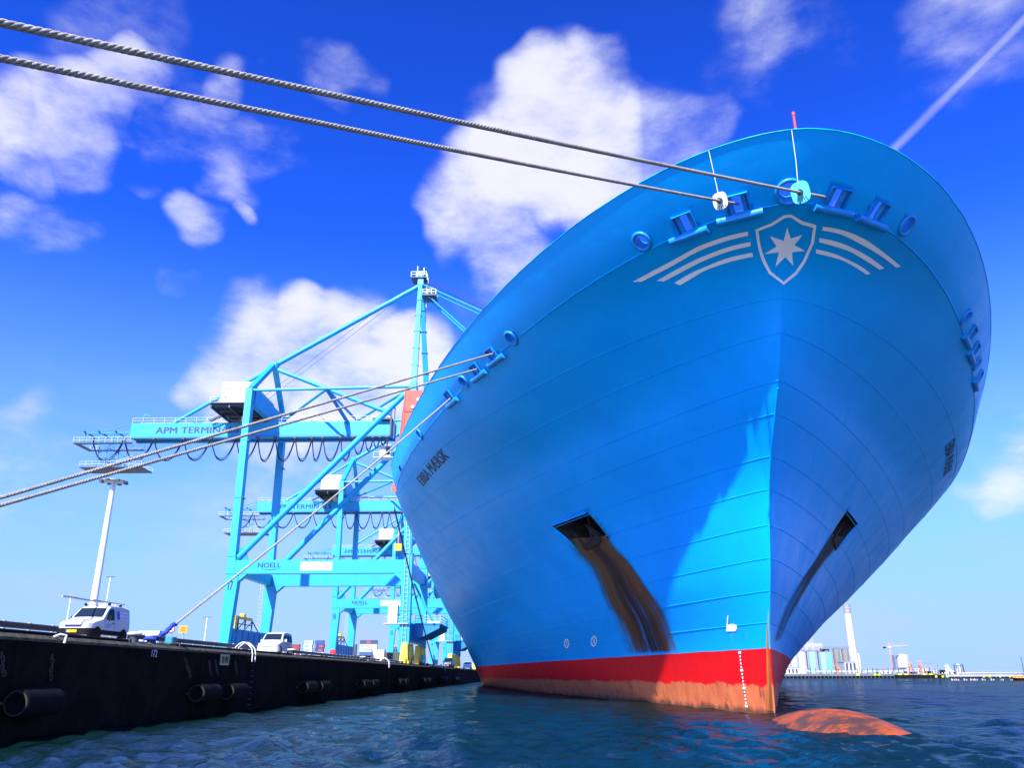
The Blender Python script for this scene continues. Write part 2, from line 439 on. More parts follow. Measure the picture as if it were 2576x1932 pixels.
apron = MB().box((QX - 1.899, -80, 2.9), (QX - 0.9, 1600, QZ - 0.02)); tag(apron.build('quay_strip', M_COPE()), 'lower concrete strip behind the kerb', kind='structure')
wall = thing('quay_wall', 'dark concrete quay wall with light coping along the berth', 'quay wall', (QX, 40, 0))
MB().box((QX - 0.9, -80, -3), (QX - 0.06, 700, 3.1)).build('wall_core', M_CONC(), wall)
pan = None
for k in range(46):
    y = -60 + 8.0 * k
    if pan is None:
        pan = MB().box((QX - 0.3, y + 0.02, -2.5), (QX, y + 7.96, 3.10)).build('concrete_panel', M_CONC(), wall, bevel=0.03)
        cope = MB().add([(QX - 1.0, y + .01, 3.105), (QX + 0.03, y + .01, 3.105), (QX + 0.03, y + .01, 3.20), (QX - 0.10, y + .01, QZ), (QX - 1.0, y + .01, QZ),
                         (QX - 1.0, y + 7.97, 3.105), (QX + 0.03, y + 7.97, 3.105), (QX + 0.03, y + 7.97, 3.20), (QX - 0.10, y + 7.97, QZ), (QX - 1.0, y + 7.97, QZ)],
                        [(0, 1, 2, 3, 4), (9, 8, 7, 6, 5), (0, 5, 6, 1), (1, 6, 7, 2), (2, 7, 8, 3), (3, 8, 9, 4), (4, 9, 5, 0)]).build('coping_block', M_COPE(), wall)
    else:
        for src in (pan, cope):
            c = src.copy(); COL.objects.link(c); c.parent = wall
            c.location = (random.uniform(-.012, .012), 8.0 * k, random.uniform(-.008, .008) if src is cope else 0)
text_part('172', (QX + 0.035, 38.0, 2.78), (0, 1, 0), (0, 0, 1), 0.30, 0.56, M_WHITE(), wall, 'painted_number', bold=.012)

BOLL = [-5.0, 18.0, 38.5, 40.3, 64.0, 91.0, 118.0, 145.5, 173.0]
# kerb beams between the bollard recesses
edges = [(-60, -7), (-3, 16), (20, 36.9), (41.6, 62.2), (65.6, 89.2), (92.8, 116.2), (119.8, 143.6), (147.4, 171.2), (174.8, 300)]
ords = ['first', 'second', 'third', 'fourth', 'fifth', 'sixth', 'seventh', 'eighth', 'ninth']
for i, (a, b) in enumerate(edges):
    k = thing('kerb_beam', f'black tarred kerb beam on the quay edge, {ords[i]} length counted from the camera', 'kerb', (QX - 0.6, a, QZ), 'kerb beams along the quay edge')
    MB().box((QX - 0.78, a, QZ - 0.01), (QX - 0.40, b, 3.48)).build('beam', M_TIMBER(), k, bevel=0.04)
    for e in (a + .3, b - .3):
        MB().box((QX - 0.83, e - .05, QZ), (QX - 0.35, e + .05, 3.505)).build('steel_strap', M_DSTEEL(), k)

sp = thing('number_plate_board', 'pale yellow board reading 8190 fixed to the quay wall', 'sign', (QX, 47.2, 2.6))
MB().box((QX + 0.01, 46.55, 2.52), (QX + 0.05, 47.85, 3.08)).build('board', mat('faded_yellow_board', (0.50, 0.47, 0.24), 0.7, var=0.2, scale=3), sp)
text_part('8190', (QX + 0.056, 46.72, 2.62), (0, 1, 0), (0, 0, 1), 0.36, 0.96, M_BLACK(), sp, bold=.02)


def bollard(y, label):
    t = thing('bollard', label, 'bollard', (-18.3, y, QZ), 'mooring bollards on the quay edge')
    MB().lathe((-18.3, y, QZ - .01), (0, 0, 1), [(.34, 0), (.34, .05), (.22, .09), (.20, .30), (.22, .40)], 20).build('post', M_DSTEEL(), t)
    MB().lathe((-18.3, y, QZ + .385), (0, 0, 1), [(.22, 0), (.30, .03), (.33, .08), (.30, .13), (.15, .16), (.02, .165)], 20).build('cap', M_WHITE(), t)
    MB().box((-18.9, y - .5, QZ - .015), (-17.7, y + .5, QZ + .03)).build('base_plate', M_DSTEEL(), t)
    return t


bl = ['mooring bollard beside the camera holding the two bow lines', 'mooring bollard holding the two fore spring lines, left of the van',
      'white capped bollard behind the white van, without a rope', 'white capped bollard wrapped by the blue rope eye',
      'white capped bollard next to the second white van', 'white capped bollard in front of the crane marked 16',
      'small white capped bollard before the near yellow crane bogies', 'far bollard beside the parked white vans', 'farthest bollard by the ship side']
for y, l in zip(BOLL, bl): bollard(y, l)


def fender(y0, y1, label):
    t = thing('fender', label, 'fender', (-16.72, (y0 + y1) / 2, 1.08), 'rubber fenders on the quay wall')
    yc = (y0 + y1) / 2; h = (y1 - y0) / 2
    MB().lathe((-16.75, yc - h, 1.15), (0, 1, 0), [(.03, .05), (.22, .03), (.42, 0), (.45, .04), (.45, 2 * h - .04), (.42, 2 * h), (.26, 2 * h - .03), (.03, 2 * h - .05)], 24, cap=False).build('rubber_cylinder', mat('fender_rubber', (0.0035, 0.0035, 0.004), 0.8, spec=0.12, var=0.4, scale=4, bump=0.4), t)
    MB().lathe((-16.75, yc - h - .012, 1.15), (0, 1, 0), [(.34, 0), (.40, 0), (.40, .01), (.34, .01), (.34, 0)], 24, cap=False).build('end_ring', mat('ring_yellow', (0.018, 0.018, 0.004), 0.8, var=0.4, scale=6), t)  # thin yellow-green ring on the near end face
    MB().bar((-17.19, yc - h - .15, 1.15), (-17.19, yc + h + .15, 1.15), .1, .1).build('axle_bracket', M_DSTEEL(), t)


fl = [(27.75, 29.95), (42.65, 45.1), (46.85, 49.3), (62.26, 65.1), (66.55, 69.4), (83.0, 86.3), (87.6, 90.9), (105, 108), (109.7, 112.5), (128.3, 131.4), (134, 137), (153.7, 157), (159.5, 162.5), (179.9, 183), (185.5, 188.5)]
pn = ['first', 'second', 'third', 'fourth', 'fifth', 'sixth', 'seventh', 'eighth']
def lab_f(i): return 'single one nearest the camera' if i == 0 else f'{"near" if i % 2 else "far"} one of the {pn[(i - 1) // 2]} pair'


for i, (a, b) in enumerate(fl):
    fender(a, b, f'black rubber cylinder fender low on the quay wall, {lab_f(i)}')


def chain(y0, z0, y1, z1, label):
    mb = MB(); n = max(4, int(math.hypot(y1 - y0, z1 - z0) / .13))
    for i in range(n):
        t = (i + .5) / n; c = Vector((-17.12, y0 + (y1 - y0) * t + .05 * math.sin(i * 1.3), z0 + (z1 - z0) * t)); pts = []
        for j in range(10):
            a = 2 * math.pi * j / 10; dx, dz = .05 * math.cos(a), .095 * math.sin(a)
            pts.append(c + (Vector((dx * .9, .0, dz)) if i % 2 else Vector((0, dx, dz))))
        mb.path(pts, .02, 5, True)
    o = mb.build('fender_chain', mat('rusty_chain', (0.09, 0.07, 0.055), 0.7, 0.3, var=0.4, scale=8))
    tag(o, label, 'chain', 'chains hanging on the quay wall')


for c in ((27.07, 2.67, 27.48, 2.0, 'rusty chain hanging on the quay wall above the first fender, at the picture edge'),
          (30.0, 2.69, 30.23, 1.85, 'rusty chain hanging straight below the kerb in front of the white van'),
          (41.6, 2.77, 42.6, 1.9, 'rusty chain slanting down the wall just after the number 172'),
          (44.74, 2.71, 45.27, 1.95, 'rusty chain above the fender pair, first before the 8190 board'),
          (45.6, 2.73, 46.3, 2.0, 'rusty chain hanging beside the 8190 board'),
          (48.71, 2.74, 49.31, 1.95, 'rusty chain between the 8190 board and the white ladder rails')): chain(*c)


def ladder_rail(y, label, h=.42):
    t = thing('quay_ladder', label, 'ladder', (-17.5, y, QZ), 'ladder rails on the quay edge')
    for dy in (-.28, .28):
        pts = [(-18.15, y + dy, QZ)]
        for a in np.linspace(0, 1, 9):
            pts.append((-18.1 + 1.0 * a, y + dy, QZ + .12 + h * math.sin(math.pi * (0.1 + a * .85))))
        pts += [(-17.02, y + dy, QZ - .15), (-17.02, y + dy, 2.75)]
        MB().path(pts, .036, 8).build('handrail', M_WHITE(), t)
    for k in range(9): MB().bar((-17.05, y - .27, 2.9 - .32 * k), (-17.05, y + .27, 2.9 - .32 * k), .04).build('rung', M_DSTEEL(), t)


ladder_rail(51.6, 'white arched ladder rails on the quay edge in front of the second white van')
ladder_rail(100.2, 'white arched ladder rails on the quay edge left of the near yellow bogies')
ladder_rail(163.0, 'white arched ladder rails on the quay edge beside the dark pickup')
hk = MB().path([(-17.3, 30.2, 3.30), (-17.15, 30.35, 3.40), (-17.0, 30.5, 3.36), (-17.0, 30.45, 3.1)], .05, 6)
tag(hk.build('mooring_hook', M_WHITE()), 'small white hook on the coping below the van bumper', 'hook')

# guard rail at the back of the berth
RX = -24.2
rail = thing('guard_rail', 'steel guard rail with posts along the back of the quay road', 'guard rail', (RX, 60, QZ))
prof = [(0, 0), (.04, .03), (.04, .09), (0, .13), (0, .19), (.04, .23), (.04, .29), (0, .32)]
seg = None; post = None
for k in range(56):
    y = 24 + 4.0 * k
    if seg is None:
        mb = MB(); n = len(prof)
        for yy in (y, y + 3.98): mb.v += [(RX + .1 + a, yy, 4.06 + b * .9) for a, b in prof]
        mb.v += [(v[0] - .02, v[1], v[2]) for v in mb.v[:2 * n]]
        mb.f = [(i, i + 1, n + i + 1, n + i) for i in range(n - 1)] + [(2 * n + i, 3 * n + i, 3 * n + i + 1, 2 * n + i + 1) for i in range(n - 1)]
        mb.f += [(0, n, 3 * n, 2 * n), (n - 1, 3 * n - 1, 4 * n - 1, 2 * n - 1)]
        seg = mb.build('rail_beam', mat('rail_steel', (0.05, 0.052, 0.058), 0.5, 0.5, var=0.3, scale=3), rail)
        post = MB().box((RX - .06, y - .05, QG - .02), (RX + .08, y + .05, 4.40)).build('rail_post', M_STEEL(), rail)
    else:
        c = seg.copy(); COL.objects.link(c); c.parent = rail; c.location = (0, 4.0 * k, 0)
    for dy in (0, 2):
        if k or dy:
            c = post.copy(); COL.objects.link(c); c.parent = rail; c.location = (0, 4.0 * k + dy, 0)


# ------------------------------------------------------------------ the ship
BH, XC0, HEAD = 28.0, 12.316, 0.0356
ZK0, KK = 20.615, -0.048
ZS = np.array([0, .15, .35, .55, .78, 1.0, 22.676 / ZK0]) * ZK0
LV = dict(sy=[46.495, 46.097, 44.242, 42.568, 38.294, 35.137, 30.105], L=[132.024, 118.162, 99.859, 76.544, 58.513, 45.608, 53.485],
          p=[1.2, 1.203, 1.239, 1.2, 1.2, 1.2, 1.2], q=[1.0, 1.031, 1.129, 1.164, 1.172, 1.581, 1.809])
TOP = dict(sy=29.678, L=50.014, p=1.0459, q=1.8316, z=22.7, k=-0.0479)
SHIP = Vector((12.3, 46.5, 0))


def pchip(z, xs, ys):
    xs = np.asarray(xs, float); ys = np.asarray(ys, float); h = np.diff(xs); dl = np.diff(ys) / h; m = np.zeros(len(xs))
    for i in range(1, len(xs) - 1):
        if dl[i - 1] * dl[i] > 0:
            w1 = 2 * h[i] + h[i - 1]; w2 = h[i] + 2 * h[i - 1]; m[i] = (w1 + w2) / (w1 / dl[i - 1] + w2 / dl[i])
    m[0] = dl[0]; m[-1] = dl[-1]
    z = np.clip(z, xs[0], xs[-1]); i = np.clip(np.searchsorted(xs, z) - 1, 0, len(xs) - 2); t = (z - xs[i]) / h[i]
    return (1 + 2 * t) * (1 - t) ** 2 * ys[i] + t * (1 - t) ** 2 * h[i] * m[i] + t * t * (3 - 2 * t) * ys[i + 1] + t * t * (t - 1) * h[i] * m[i + 1]


def level(z): return [pchip(z, ZS, LV[k]) for k in ('sy', 'L', 'p', 'q')]
def xc(Y): return XC0 + HEAD * (Y - 40)
def zk_line(Y): return ZK0 + KK * (np.maximum(Y, 0) - 60)


def hull_tz(th, z):                    # half breadth x' and Y on the hull shell at angle th, height z
    sy, L, p, q = level(z)
    a = np.sin(th) ** (2 / q); tt = np.cos(th) ** (2 / p)
    return BH * a, sy + L * (1 - tt)


def hull_Y(xp, z):
    sy, L, p, q = level(z); a = np.minimum(np.abs(xp) / BH, 1)
    return sy + L * (1 - np.maximum(1 - a ** q, 0) ** (1 / p))


def hull_x(Y, z):
    sy, L, p, q = level(z); tt = np.clip(1 - (Y - sy) / L, 0, 1)
    return BH * (1 - tt ** p) ** (1 / q)


NT = 150
TH = np.linspace(0, np.pi / 2, NT)
NZ = 64
ZMIN = -2.0
PB = np.zeros((NZ, NT, 3))             # half breadth, Y, z
for r in range(NZ):
    f = r / (NZ - 1)
    Yg = np.full(NT, 60.0)
    for _ in range(12):
        z = ZMIN + (zk_line(np.minimum(Yg, 85)) - ZMIN) * f
        xh, Yg = hull_tz(TH, z)
    PB[r, :, 0], PB[r, :, 1], PB[r, :, 2] = xh, Yg, z
KC = PB[-1].copy()                     # knuckle curve
a_ = np.sin(TH) ** (2 / TOP['q']); t_ = np.cos(TH) ** (2 / TOP['p'])
TC = np.zeros((NT, 3)); TC[:, 0] = BH * a_; TC[:, 1] = TOP['sy'] + TOP['L'] * (1 - t_); TC[:, 2] = TOP['z'] + TOP['k'] * (TC[:, 1] - 60)


def world(side, P):
    P = np.asarray(P, float); out = P.copy(); out[..., 0] = xc(P[..., 1]) + side * P[..., 0]; return out


M_HULL = bpy.data.materials.new('hull_paint'); M_HULL.use_nodes = True


def hull_material(m, boot=True):
    t = m.node_tree; b = t.nodes['Principled BSDF']; NN, LL = t.nodes.new, t.links.new
    co = NN('ShaderNodeTexCoord'); sp_ = NN('ShaderNodeSeparateXYZ'); LL(co.outputs['Object'], sp_.inputs[0])

    def noise(scale, st=(1, 1, 1), det=6, ro=0.6):
        mp = NN('ShaderNodeMapping'); mp.inputs['Scale'].default_value = st; LL(co.outputs['Object'], mp.inputs[0])
        n = NN('ShaderNodeTexNoise'); n.inputs['Scale'].default_value = scale; n.inputs['Detail'].default_value = det; n.inputs['Roughness'].default_value = ro
        LL(mp.outputs[0], n.inputs['Vector']); return n.outputs['Fac']

    def mr(v, a, bb, c=0., d=1.):
        n = NN('ShaderNodeMapRange'); LL(v, n.inputs[0])
        for i, x in enumerate((a, bb, c, d)): n.inputs[i + 1].default_value = x
        return n.outputs[0]

    def mth(op, a, bb):
        n = NN('ShaderNodeMath'); n.operation = op
        for i, v in enumerate((a, bb)):
            if isinstance(v, bpy.types.NodeSocket): LL(v, n.inputs[i])
            else: n.inputs[i].default_value = v
        return n.outputs[0]

    def mix(f, a, bb):
        n = NN('ShaderNodeMix'); n.data_type = 'RGBA'
        for s_, v in ((n.inputs[0], f), (n.inputs[6], a), (n.inputs[7], bb)):
            if isinstance(v, bpy.types.NodeSocket): LL(v, s_)
            else: s_.default_value = v
        return n.outputs[2]
    base = mix(mr(noise(0.16, (1, 1, .5)), .35, .65), HULL_A, HULL_B)
    zi = NN('ShaderNodeMath'); zi.operation = 'FLOOR'; LL(mth('DIVIDE', sp_.outputs[2], 1.68), zi.inputs[0])
    yi = NN('ShaderNodeMath'); yi.operation = 'FLOOR'; LL(mth('ADD', mth('DIVIDE', sp_.outputs[1], 6.4), mth('MULTIPLY', zi.outputs[0], .37)), yi.inputs[0])
    xi = NN('ShaderNodeMath'); xi.operation = 'SIGN'; LL(sp_.outputs[0], xi.inputs[0])
    cb_ = NN('ShaderNodeCombineXYZ'); LL(xi.outputs[0], cb_.inputs[0]); LL(yi.outputs[0], cb_.inputs[1]); LL(zi.outputs[0], cb_.inputs[2])
    wn = NN('ShaderNodeTexWhiteNoise'); LL(cb_.outputs[0], wn.inputs['Vector'])
    base = mix(mr(wn.outputs[0], 0., 1., 0., .10), base, (0.001, 0.27, 0.62, 1))
    # vertical run-off streaks and rubbed patches
    base = mix(mr(noise(1.5, (1, 1, .06), 8, .7), .56, .80, 0, .30), base, (0.012, 0.20, 0.42, 1))
    low = mr(sp_.outputs[2], 15.0, 3.0, 0., 1.)
    base = mix(mth('MULTIPLY', mr(noise(.9, (1, 1, .10), 8, .72), .60, .78, 0, .45), low), base, (0.16, 0.36, 0.50, 1))
    base = mix(mth('MULTIPLY', mr(noise(2.3, (1, 1, .2), 8, .75), .66, .80, 0, .65), low), base, (0.05, 0.07, 0.08, 1))
    rough = mr(noise(.5), .3, .7, .30, .46)
    if boot:
        zz = mth('ADD', sp_.outputs[2], mr(noise(.6, (1, 1, .1)), .3, .7, -.02, .02))
        red = mix(mr(noise(1.2, (1, 1, .3)), .4, .7), (0.78, 0.004, 0.006, 1), (0.66, 0.006, 0.008, 1))
        base = mix(mr(zz, 3.295, 3.325, 1., 0.), base, red)
        z2 = mth('ADD', sp_.outputs[2], mr(noise(.8, (1, 1, .3), 8, .75), .3, .7, -.28, .28))
        org = mix(mr(noise(1.0, (1, 1, .35), 8, .7), .35, .65), (0.70, 0.19, 0.065, 1), (0.55, 0.11, 0.035, 1))
        org = mix(mr(noise(1.3, (1, 1, .6), 9, .72), .56, .64, 0, .7), org, (0.035, 0.03, 0.03, 1))
        org = mix(mr(z2, .35, .05, 0., .8), org, (0.03, 0.035, 0.025, 1))
        base = mix(mr(z2, 1.5, 1.42, 0., 1.), base, org)
        rough = mth('ADD', rough, mr(sp_.outputs[2], 3.3, 3.2, 0., .15))
    LL(base, b.inputs['Base Color']); LL(rough, b.inputs['Roughness'])
    b.inputs['Specular IOR Level'].default_value = 0.14
    bp = NN('ShaderNodeBump'); bp.inputs['Strength'].default_value = 0.35; bp.inputs['Distance'].default_value = 0.10
    LL(noise(.45, (1, 1, 1), 3, .5), bp.inputs['Height']); LL(bp.outputs[0], b.inputs['Normal'])


HULL_A, HULL_B = (0.0003, 0.37, 0.88, 1), (0.0003, 0.42, 0.95, 1)
hull_material(M_HULL)
M_BULW = bpy.data.materials.new('bulwark_paint'); M_BULW.use_nodes = True
hull_material(M_BULW, False)
M_POCKET = mat('pocket_rust', (0.008, 0.006, 0.005), 0.8, var=0.5, scale=1.5, bump=0.4, stain=((0.04, 0.014, 0.005), 1.2, 0.6, 0.8, 0.5))

ship = thing('container_ship', 'huge bright blue container ship moored with its bow towards the camera', 'ship', tuple(SHIP))


def mirrored_grid(rows):               # rows (R, NT, 3) half form -> verts + quads, starboard (-1) to port (+1), sharing the stem column
    R = rows.shape[0]
    S = world(-1, rows)[:, ::-1]; Pp = world(1, rows)
    G = np.concatenate([S[:, :-1], Pp], 1)            # the stem is shared
    C = G.shape[1]
    return G, R, C


# straight body aft of the shoulders
def extend(rows, yend):
    e = rows[:, -1:].copy(); e[..., 1] = yend
    return np.concatenate([rows, e], 1)


G, R_, C_ = mirrored_grid(extend(PB, 430.0))
hm = MB(); hm.v = [tuple(p) for p in G.reshape(-1, 3)]
for r in range(R_ - 1):
    for c in range(C_ - 1): hm.f.append((r * C_ + c, r * C_ + c + 1, (r + 1) * C_ + c + 1, (r + 1) * C_ + c))
h_ = C_ // 2
for r in (0, R_ - 1):                   # bottom and deck caps
    for c in range(h_):
        a, b, a2, b2 = r * C_ + c, r * C_ + C_ - 1 - c, r * C_ + c + 1, r * C_ + C_ - 2 - c
        hm.f.append((a, b, b2, a2) if a2 != b2 else (a, b, a2))
hm.f.append(tuple(r * C_ for r in range(R_)) + tuple(r * C_ + C_ - 1 for r in range(R_ - 1, -1, -1)))
hull = hm.build('hull', [M_HULL, M_POCKET], ship, smooth=28)


def shell_normal(side, xp, Y, z):
    """outward unit normal of the lower shell at (x', Y, z)"""
    e = .05
    def F_(xp_, Y_, z_):
        sy, L, p, q = level(z_); return np.clip(1 - (Y_ - sy) / L, 0, 3) ** p + (np.abs(xp_) / BH) ** q - 1
    g = Vector((float(F_(xp + e, Y, z) - F_(xp - e, Y, z)), float(F_(xp, Y + e, z) - F_(xp, Y - e, z)), float(F_(xp, Y, z + e) - F_(xp, Y, z - e))))
    g.x *= side; return g.normalized()


def cut(target, mb, m):
    cu = mb.build('cutter', m)
    md = target.modifiers.new('cut', 'BOOLEAN'); md.operation = 'DIFFERENCE'; md.solver = 'EXACT'; md.object = cu
    cu.location = (0, 0, 0)
    dg = bpy.context.evaluated_depsgraph_get(); dg.update()
    me = bpy.data.meshes.new_from_object(target.evaluated_get(dg))
    target.modifiers.clear(); old = target.data; target.data = me; bpy.data.meshes.remove(old)
    bpy.data.objects.remove(cu)


POCK = [(11.76, 63.25, 12.93), (9.18, 57.62, 12.90), (7.71, 57.53, 11.05), (9.47, 62.27, 10.69)]
for side in (-1, 1):
    qs = []
    for xp, Y, z in POCK:
        xp = float(hull_x(Y, z)); qs.append(Vector((xc(Y) + side * xp, Y, z)))
    n = shell_normal(side, 9.5, float(hull_Y(9.5, 11.8)), 11.8)
    back = Vector((-side * .62, .25, .35)).normalized()
    cmb = MB().hexa([q + n * .6 for q in qs], [q + back * 2.6 for q in qs])
    cut(hull, cmb, M_POCKET)
    nm = 'starboard' if side < 0 else 'port'
    MB().bar(qs[0] + n * .06, qs[1] + n * .06, .16, .16, up=n).build('pocket_lip', M_BULW, ship)
    # stowed anchor: crown, two flukes and shank
    c = (qs[2] + qs[3]) / 2 + n * .05 + Vector((0, 0, .25)); ax = (qs[3] - qs[2]).normalized(); upv = ((qs[0] + qs[1]) / 2 - c).normalized()
    an = MB()
    an.bar(c - ax * 1.5, c + ax * 1.5, .45, .5, up=n)
    an.bar(c, c + upv * 2.2 + back * 1.6, .35, .35)
    for s_ in (-1, 1):
        b0 = c + ax * s_ * 1.25
        an.hexa([b0 - ax * .32 - n * .2, b0 + ax * .32 - n * .2, b0 + ax * .32 + n * .15, b0 - ax * .32 + n * .15],
                [b0 + upv * 1.5 - ax * .04 - n * .05, b0 + upv * 1.5 + ax * .04 - n * .05, b0 + upv * 1.5 + ax * .04 + n * .05, b0 + upv * 1.5 - ax * .04 + n * .05])
    an.build('anchor', mat('anchor_rust', (0.03, 0.015, 0.009), 0.8, 0.2, var=0.5, scale=3, bump=0.5), ship)

# bulwark: a closed shell from knuckle to rail
NB = 12
ub = np.linspace(0, 1, NB)[:, None, None]
BW = KC[None] * (1 - ub) + TC[None] * ub
ub1 = ub[..., 0]; swell = np.where(ub1 < .3, ub1 / .3, (1 - ub1) / .7); swell = swell * (1.6 - .6 * swell)
BW[..., 0] += .07 * swell * np.sin(TH)[None]; BW[..., 1] -= .09 * swell * np.cos(TH)[None]; BW[..., 2] -= .06 * swell
BWx = extend(BW, 96.0)
BG, BR, BC = mirrored_grid(BWx)
du = np.gradient(BG, axis=1); dv = np.gradient(BG, axis=0)
nb = np.cross(du, dv); nb /= np.linalg.norm(nb, axis=-1, keepdims=True) + 1e-9
if nb[BR // 2, BC // 2, 1] > 0: nb = -nb
# outward must point away from the ship's middle
IN = BG - nb * 0.14
bm_ = MB(); nv = BR * BC
bm_.v = [tuple(p) for p in BG.reshape(-1, 3)] + [tuple(p) for p in IN.reshape(-1, 3)]
for r in range(BR - 1):
    for c in range(BC - 1):
        a = r * BC + c; bm_.f.append((a, a + 1, a + BC + 1, a + BC)); bm_.f.append((nv + a, nv + a + BC, nv + a + BC + 1, nv + a + 1))
for c in range(BC - 1):
    for r in (0, BR - 1): a = r * BC + c; bm_.f.append((a, nv + a, nv + a + 1, a + 1))
for r in range(BR - 1):
    for c in (0, BC - 1): a = r * BC + c; bm_.f.append((a, nv + a, nv + a + BC, a + BC))
bulwark = bm_.build('bulwark', M_BULW, ship, smooth=28)


def bulwark_at(p):
    d2 = ((BG - np.array(p)) ** 2).sum(-1); r, c = np.unravel_index(d2[1:-1].argmin(), d2[1:-1].shape); r += 1
    # refine inside the neighbourhood by plane projection
    P0 = Vector(BG[r, c]); n = Vector(nb[r, c]); q = Vector(p); q = q - n * (q - P0).dot(n)
    t = Vector((0, 0, 1)).cross(n).normalized(); b = n.cross(t).normalized()
    if b.z < 0: b, t = -b, -t
    return q, n, t, b


cutters = MB()
FB = mat('fairlead_paint', (0.006, 0.26, 0.66), 0.4, var=0.15, scale=2, stain=((0.02, 0.05, 0.08), 2.5, 0.58, 0.8, 0.6))


def rollers(p, w=.95, h=.95, barlen=1.9, bp_=None, tilt=0.0):
    q, n, t, b = bulwark_at(p)
    global cutters
    cutters.hexa([q + n * .8 + t * sx * w / 2 + b * sz * h / 2 for sx, sz in ((-1, -1), (1, -1), (1, 1), (-1, 1))],
                 [q - n * .8 + t * sx * w / 2 + b * sz * h / 2 for sx, sz in ((-1, -1), (1, -1), (1, 1), (-1, 1))])
    fl_ = MB(); e = .03
    for s_ in (-1, 1):
        fl_.bar(q + n * .03 + t * s_ * (w / 2) - b * (h / 2 + e), q + n * .03 + t * s_ * (w / 2) + b * (h / 2 + e), e * 2, .14, up=n)
    fl_.bar(q + n * .035 - t * (w / 2 - e) + b * (h / 2), q + n * .035 + t * (w / 2 - e) + b * (h / 2), e * 2, .14, up=n)
    fl_.bar(q + n * .035 - t * (w / 2 - e) - b * (h / 2), q + n * .035 + t * (w / 2 - e) - b * (h / 2), e * 2, .14, up=n)
    fr = fl_.build('fairlead_frame', FB, ship)
    lin = MB()
    for s_ in (-1, 1):
        lin.bar(q - n * .22 + t * s_ * (w / 2 + .012) - b * h / 2, q - n * .22 + t * s_ * (w / 2 + .012) + b * h / 2, .02, .46, up=n)
        lin.bar(q - n * .22 + b * s_ * (h / 2 + .012) - t * w / 2, q - n * .22 + b * s_ * (h / 2 + .012) + t * w / 2, .02, .46, up=n)
    lin.build('fairlead_liner', mat('liner_shade_blue', (0.003, 0.05, 0.16), .5, var=.2), fr)  # added recess walls; the opening's inner shade is put into their dark blue
    for s_ in (-1, 1):
        c = q - n * .15 + t * s_ * w * .32
        MB().tube(c - b * (h / 2 - .03), c + b * (h / 2 - .03), w * .14, 14).build('roller', FB, fr)
    if bp_ is not None:
        q2, n2, t2, b2 = bulwark_at(bp_)
        c = q2 + n2 * .05; barlen *= 1.08
        MB().tube(c - t2 * barlen / 2, c + t2 * barlen / 2, .20, 18).build('chafing_bar', FB, ship)
    return q, n, t, b


def chock(p, rx=.42, ry=.46):
    q, n, t, b = bulwark_at(p); m = 28; k = 8; mb = MB()
    ring = []
    for i in range(m):
        a = 2 * math.pi * i / m; d = t * rx * math.cos(a) + b * ry * math.sin(a); dn = d.normalized(); row = []
        for j in range(k):
            u = 2 * math.pi * j / k; row.append(q + d + dn * .10 * math.cos(u) + n * (.09 * math.sin(u) + .01))
        ring.append(row)
    for i in range(m): mb.v += [tuple(v) for v in ring[i]]
    for i in range(m):
        for j in range(k): mb.f.append((i * k + j, i * k + (j + 1) % k, ((i + 1) % m) * k + (j + 1) % k, ((i + 1) % m) * k + j))
    mb.build('mooring_chock', FB, ship, smooth=60)
    # funnel inside the opening
    fm = MB()
    for s_, rr in ((.02, .90), (-.22, .74), (-.5, .70)):
        fm.v += [tuple(q + n * s_ + t * rx * rr * math.cos(2 * math.pi * i / m) + b * ry * rr * math.sin(2 * math.pi * i / m)) for i in range(m)]
    for r in range(2):
        for i in range(m): fm.f.append((r * m + i, r * m + (i + 1) % m, (r + 1) * m + (i + 1) % m, (r + 1) * m + i))
    fm.build('chock_funnel', FB, ship, smooth=60)
    cutters.prism([q + n * .6 + t * rx * .92 * math.cos(2 * math.pi * i / m) + b * ry * .92 * math.sin(2 * math.pi * i / m) for i in range(m)], -n * 1.2)


R2 = rollers((9.46, 32.54, 22.24), 1.05, 1.0, 1.95, (9.68, 33.02, 21.95))
rollers((7.35, 34.01, 22.18), .98, .95, 1.85, (7.62, 34.45, 21.85))
R1 = rollers((13.79, 32.19, 22.26), 1.05, 1.0, 1.95, (13.68, 32.66, 21.97))
rollers((16.0, 33.33, 22.25), .98, .95, 1.85, (15.8, 33.72, 21.93))
chock((5.52, 35.66, 22.19)); chock((17.95, 34.73, 22.33)); chock((11.57, 31.76, 22.40), .55, .55)
RA = rollers((-2.49, 48.47, 21.40), .95, .85, 2.0, (-2.2, 48.68, 21.08))
RB = rollers((-3.71, 50.94, 21.27), .95, .85, 2.0, (-3.45, 51.18, 20.94))
RC = rollers((-5.99, 55.90, 21.07), .95, .85, 2.0, (-5.7, 56.1, 20.72))
chock((-1.22, 46.11, 21.50), .44, .44); chock((-4.72, 53.11, 21.22), .44, .44); chock((-9.33, 64.42, 20.68), .44, .44)
chock((25.4, 44.38, 21.75), .44, .44); chock((29.5, 51.32, 21.46), .44, .44)
rollers((26.88, 46.63, 21.65), .95, .85, 2.0, (26.6, 46.95, 21.3))
rollers((28.26, 48.99, 21.55), .95, .85, 2.0, (28.05, 49.4, 21.2))
rollers((30.98, 53.89, 21.42), .95, .85, 2.0, (30.7, 54.2, 21.0))
cut(bulwark, cutters, M_BULW)


# ---- things welded or painted on the shell
def shell_pt(side, xp, Y, z, off):
    n = shell_normal(side, xp, Y, z)
    return Vector((xc(Y) + side * xp, Y, z)) + n * off


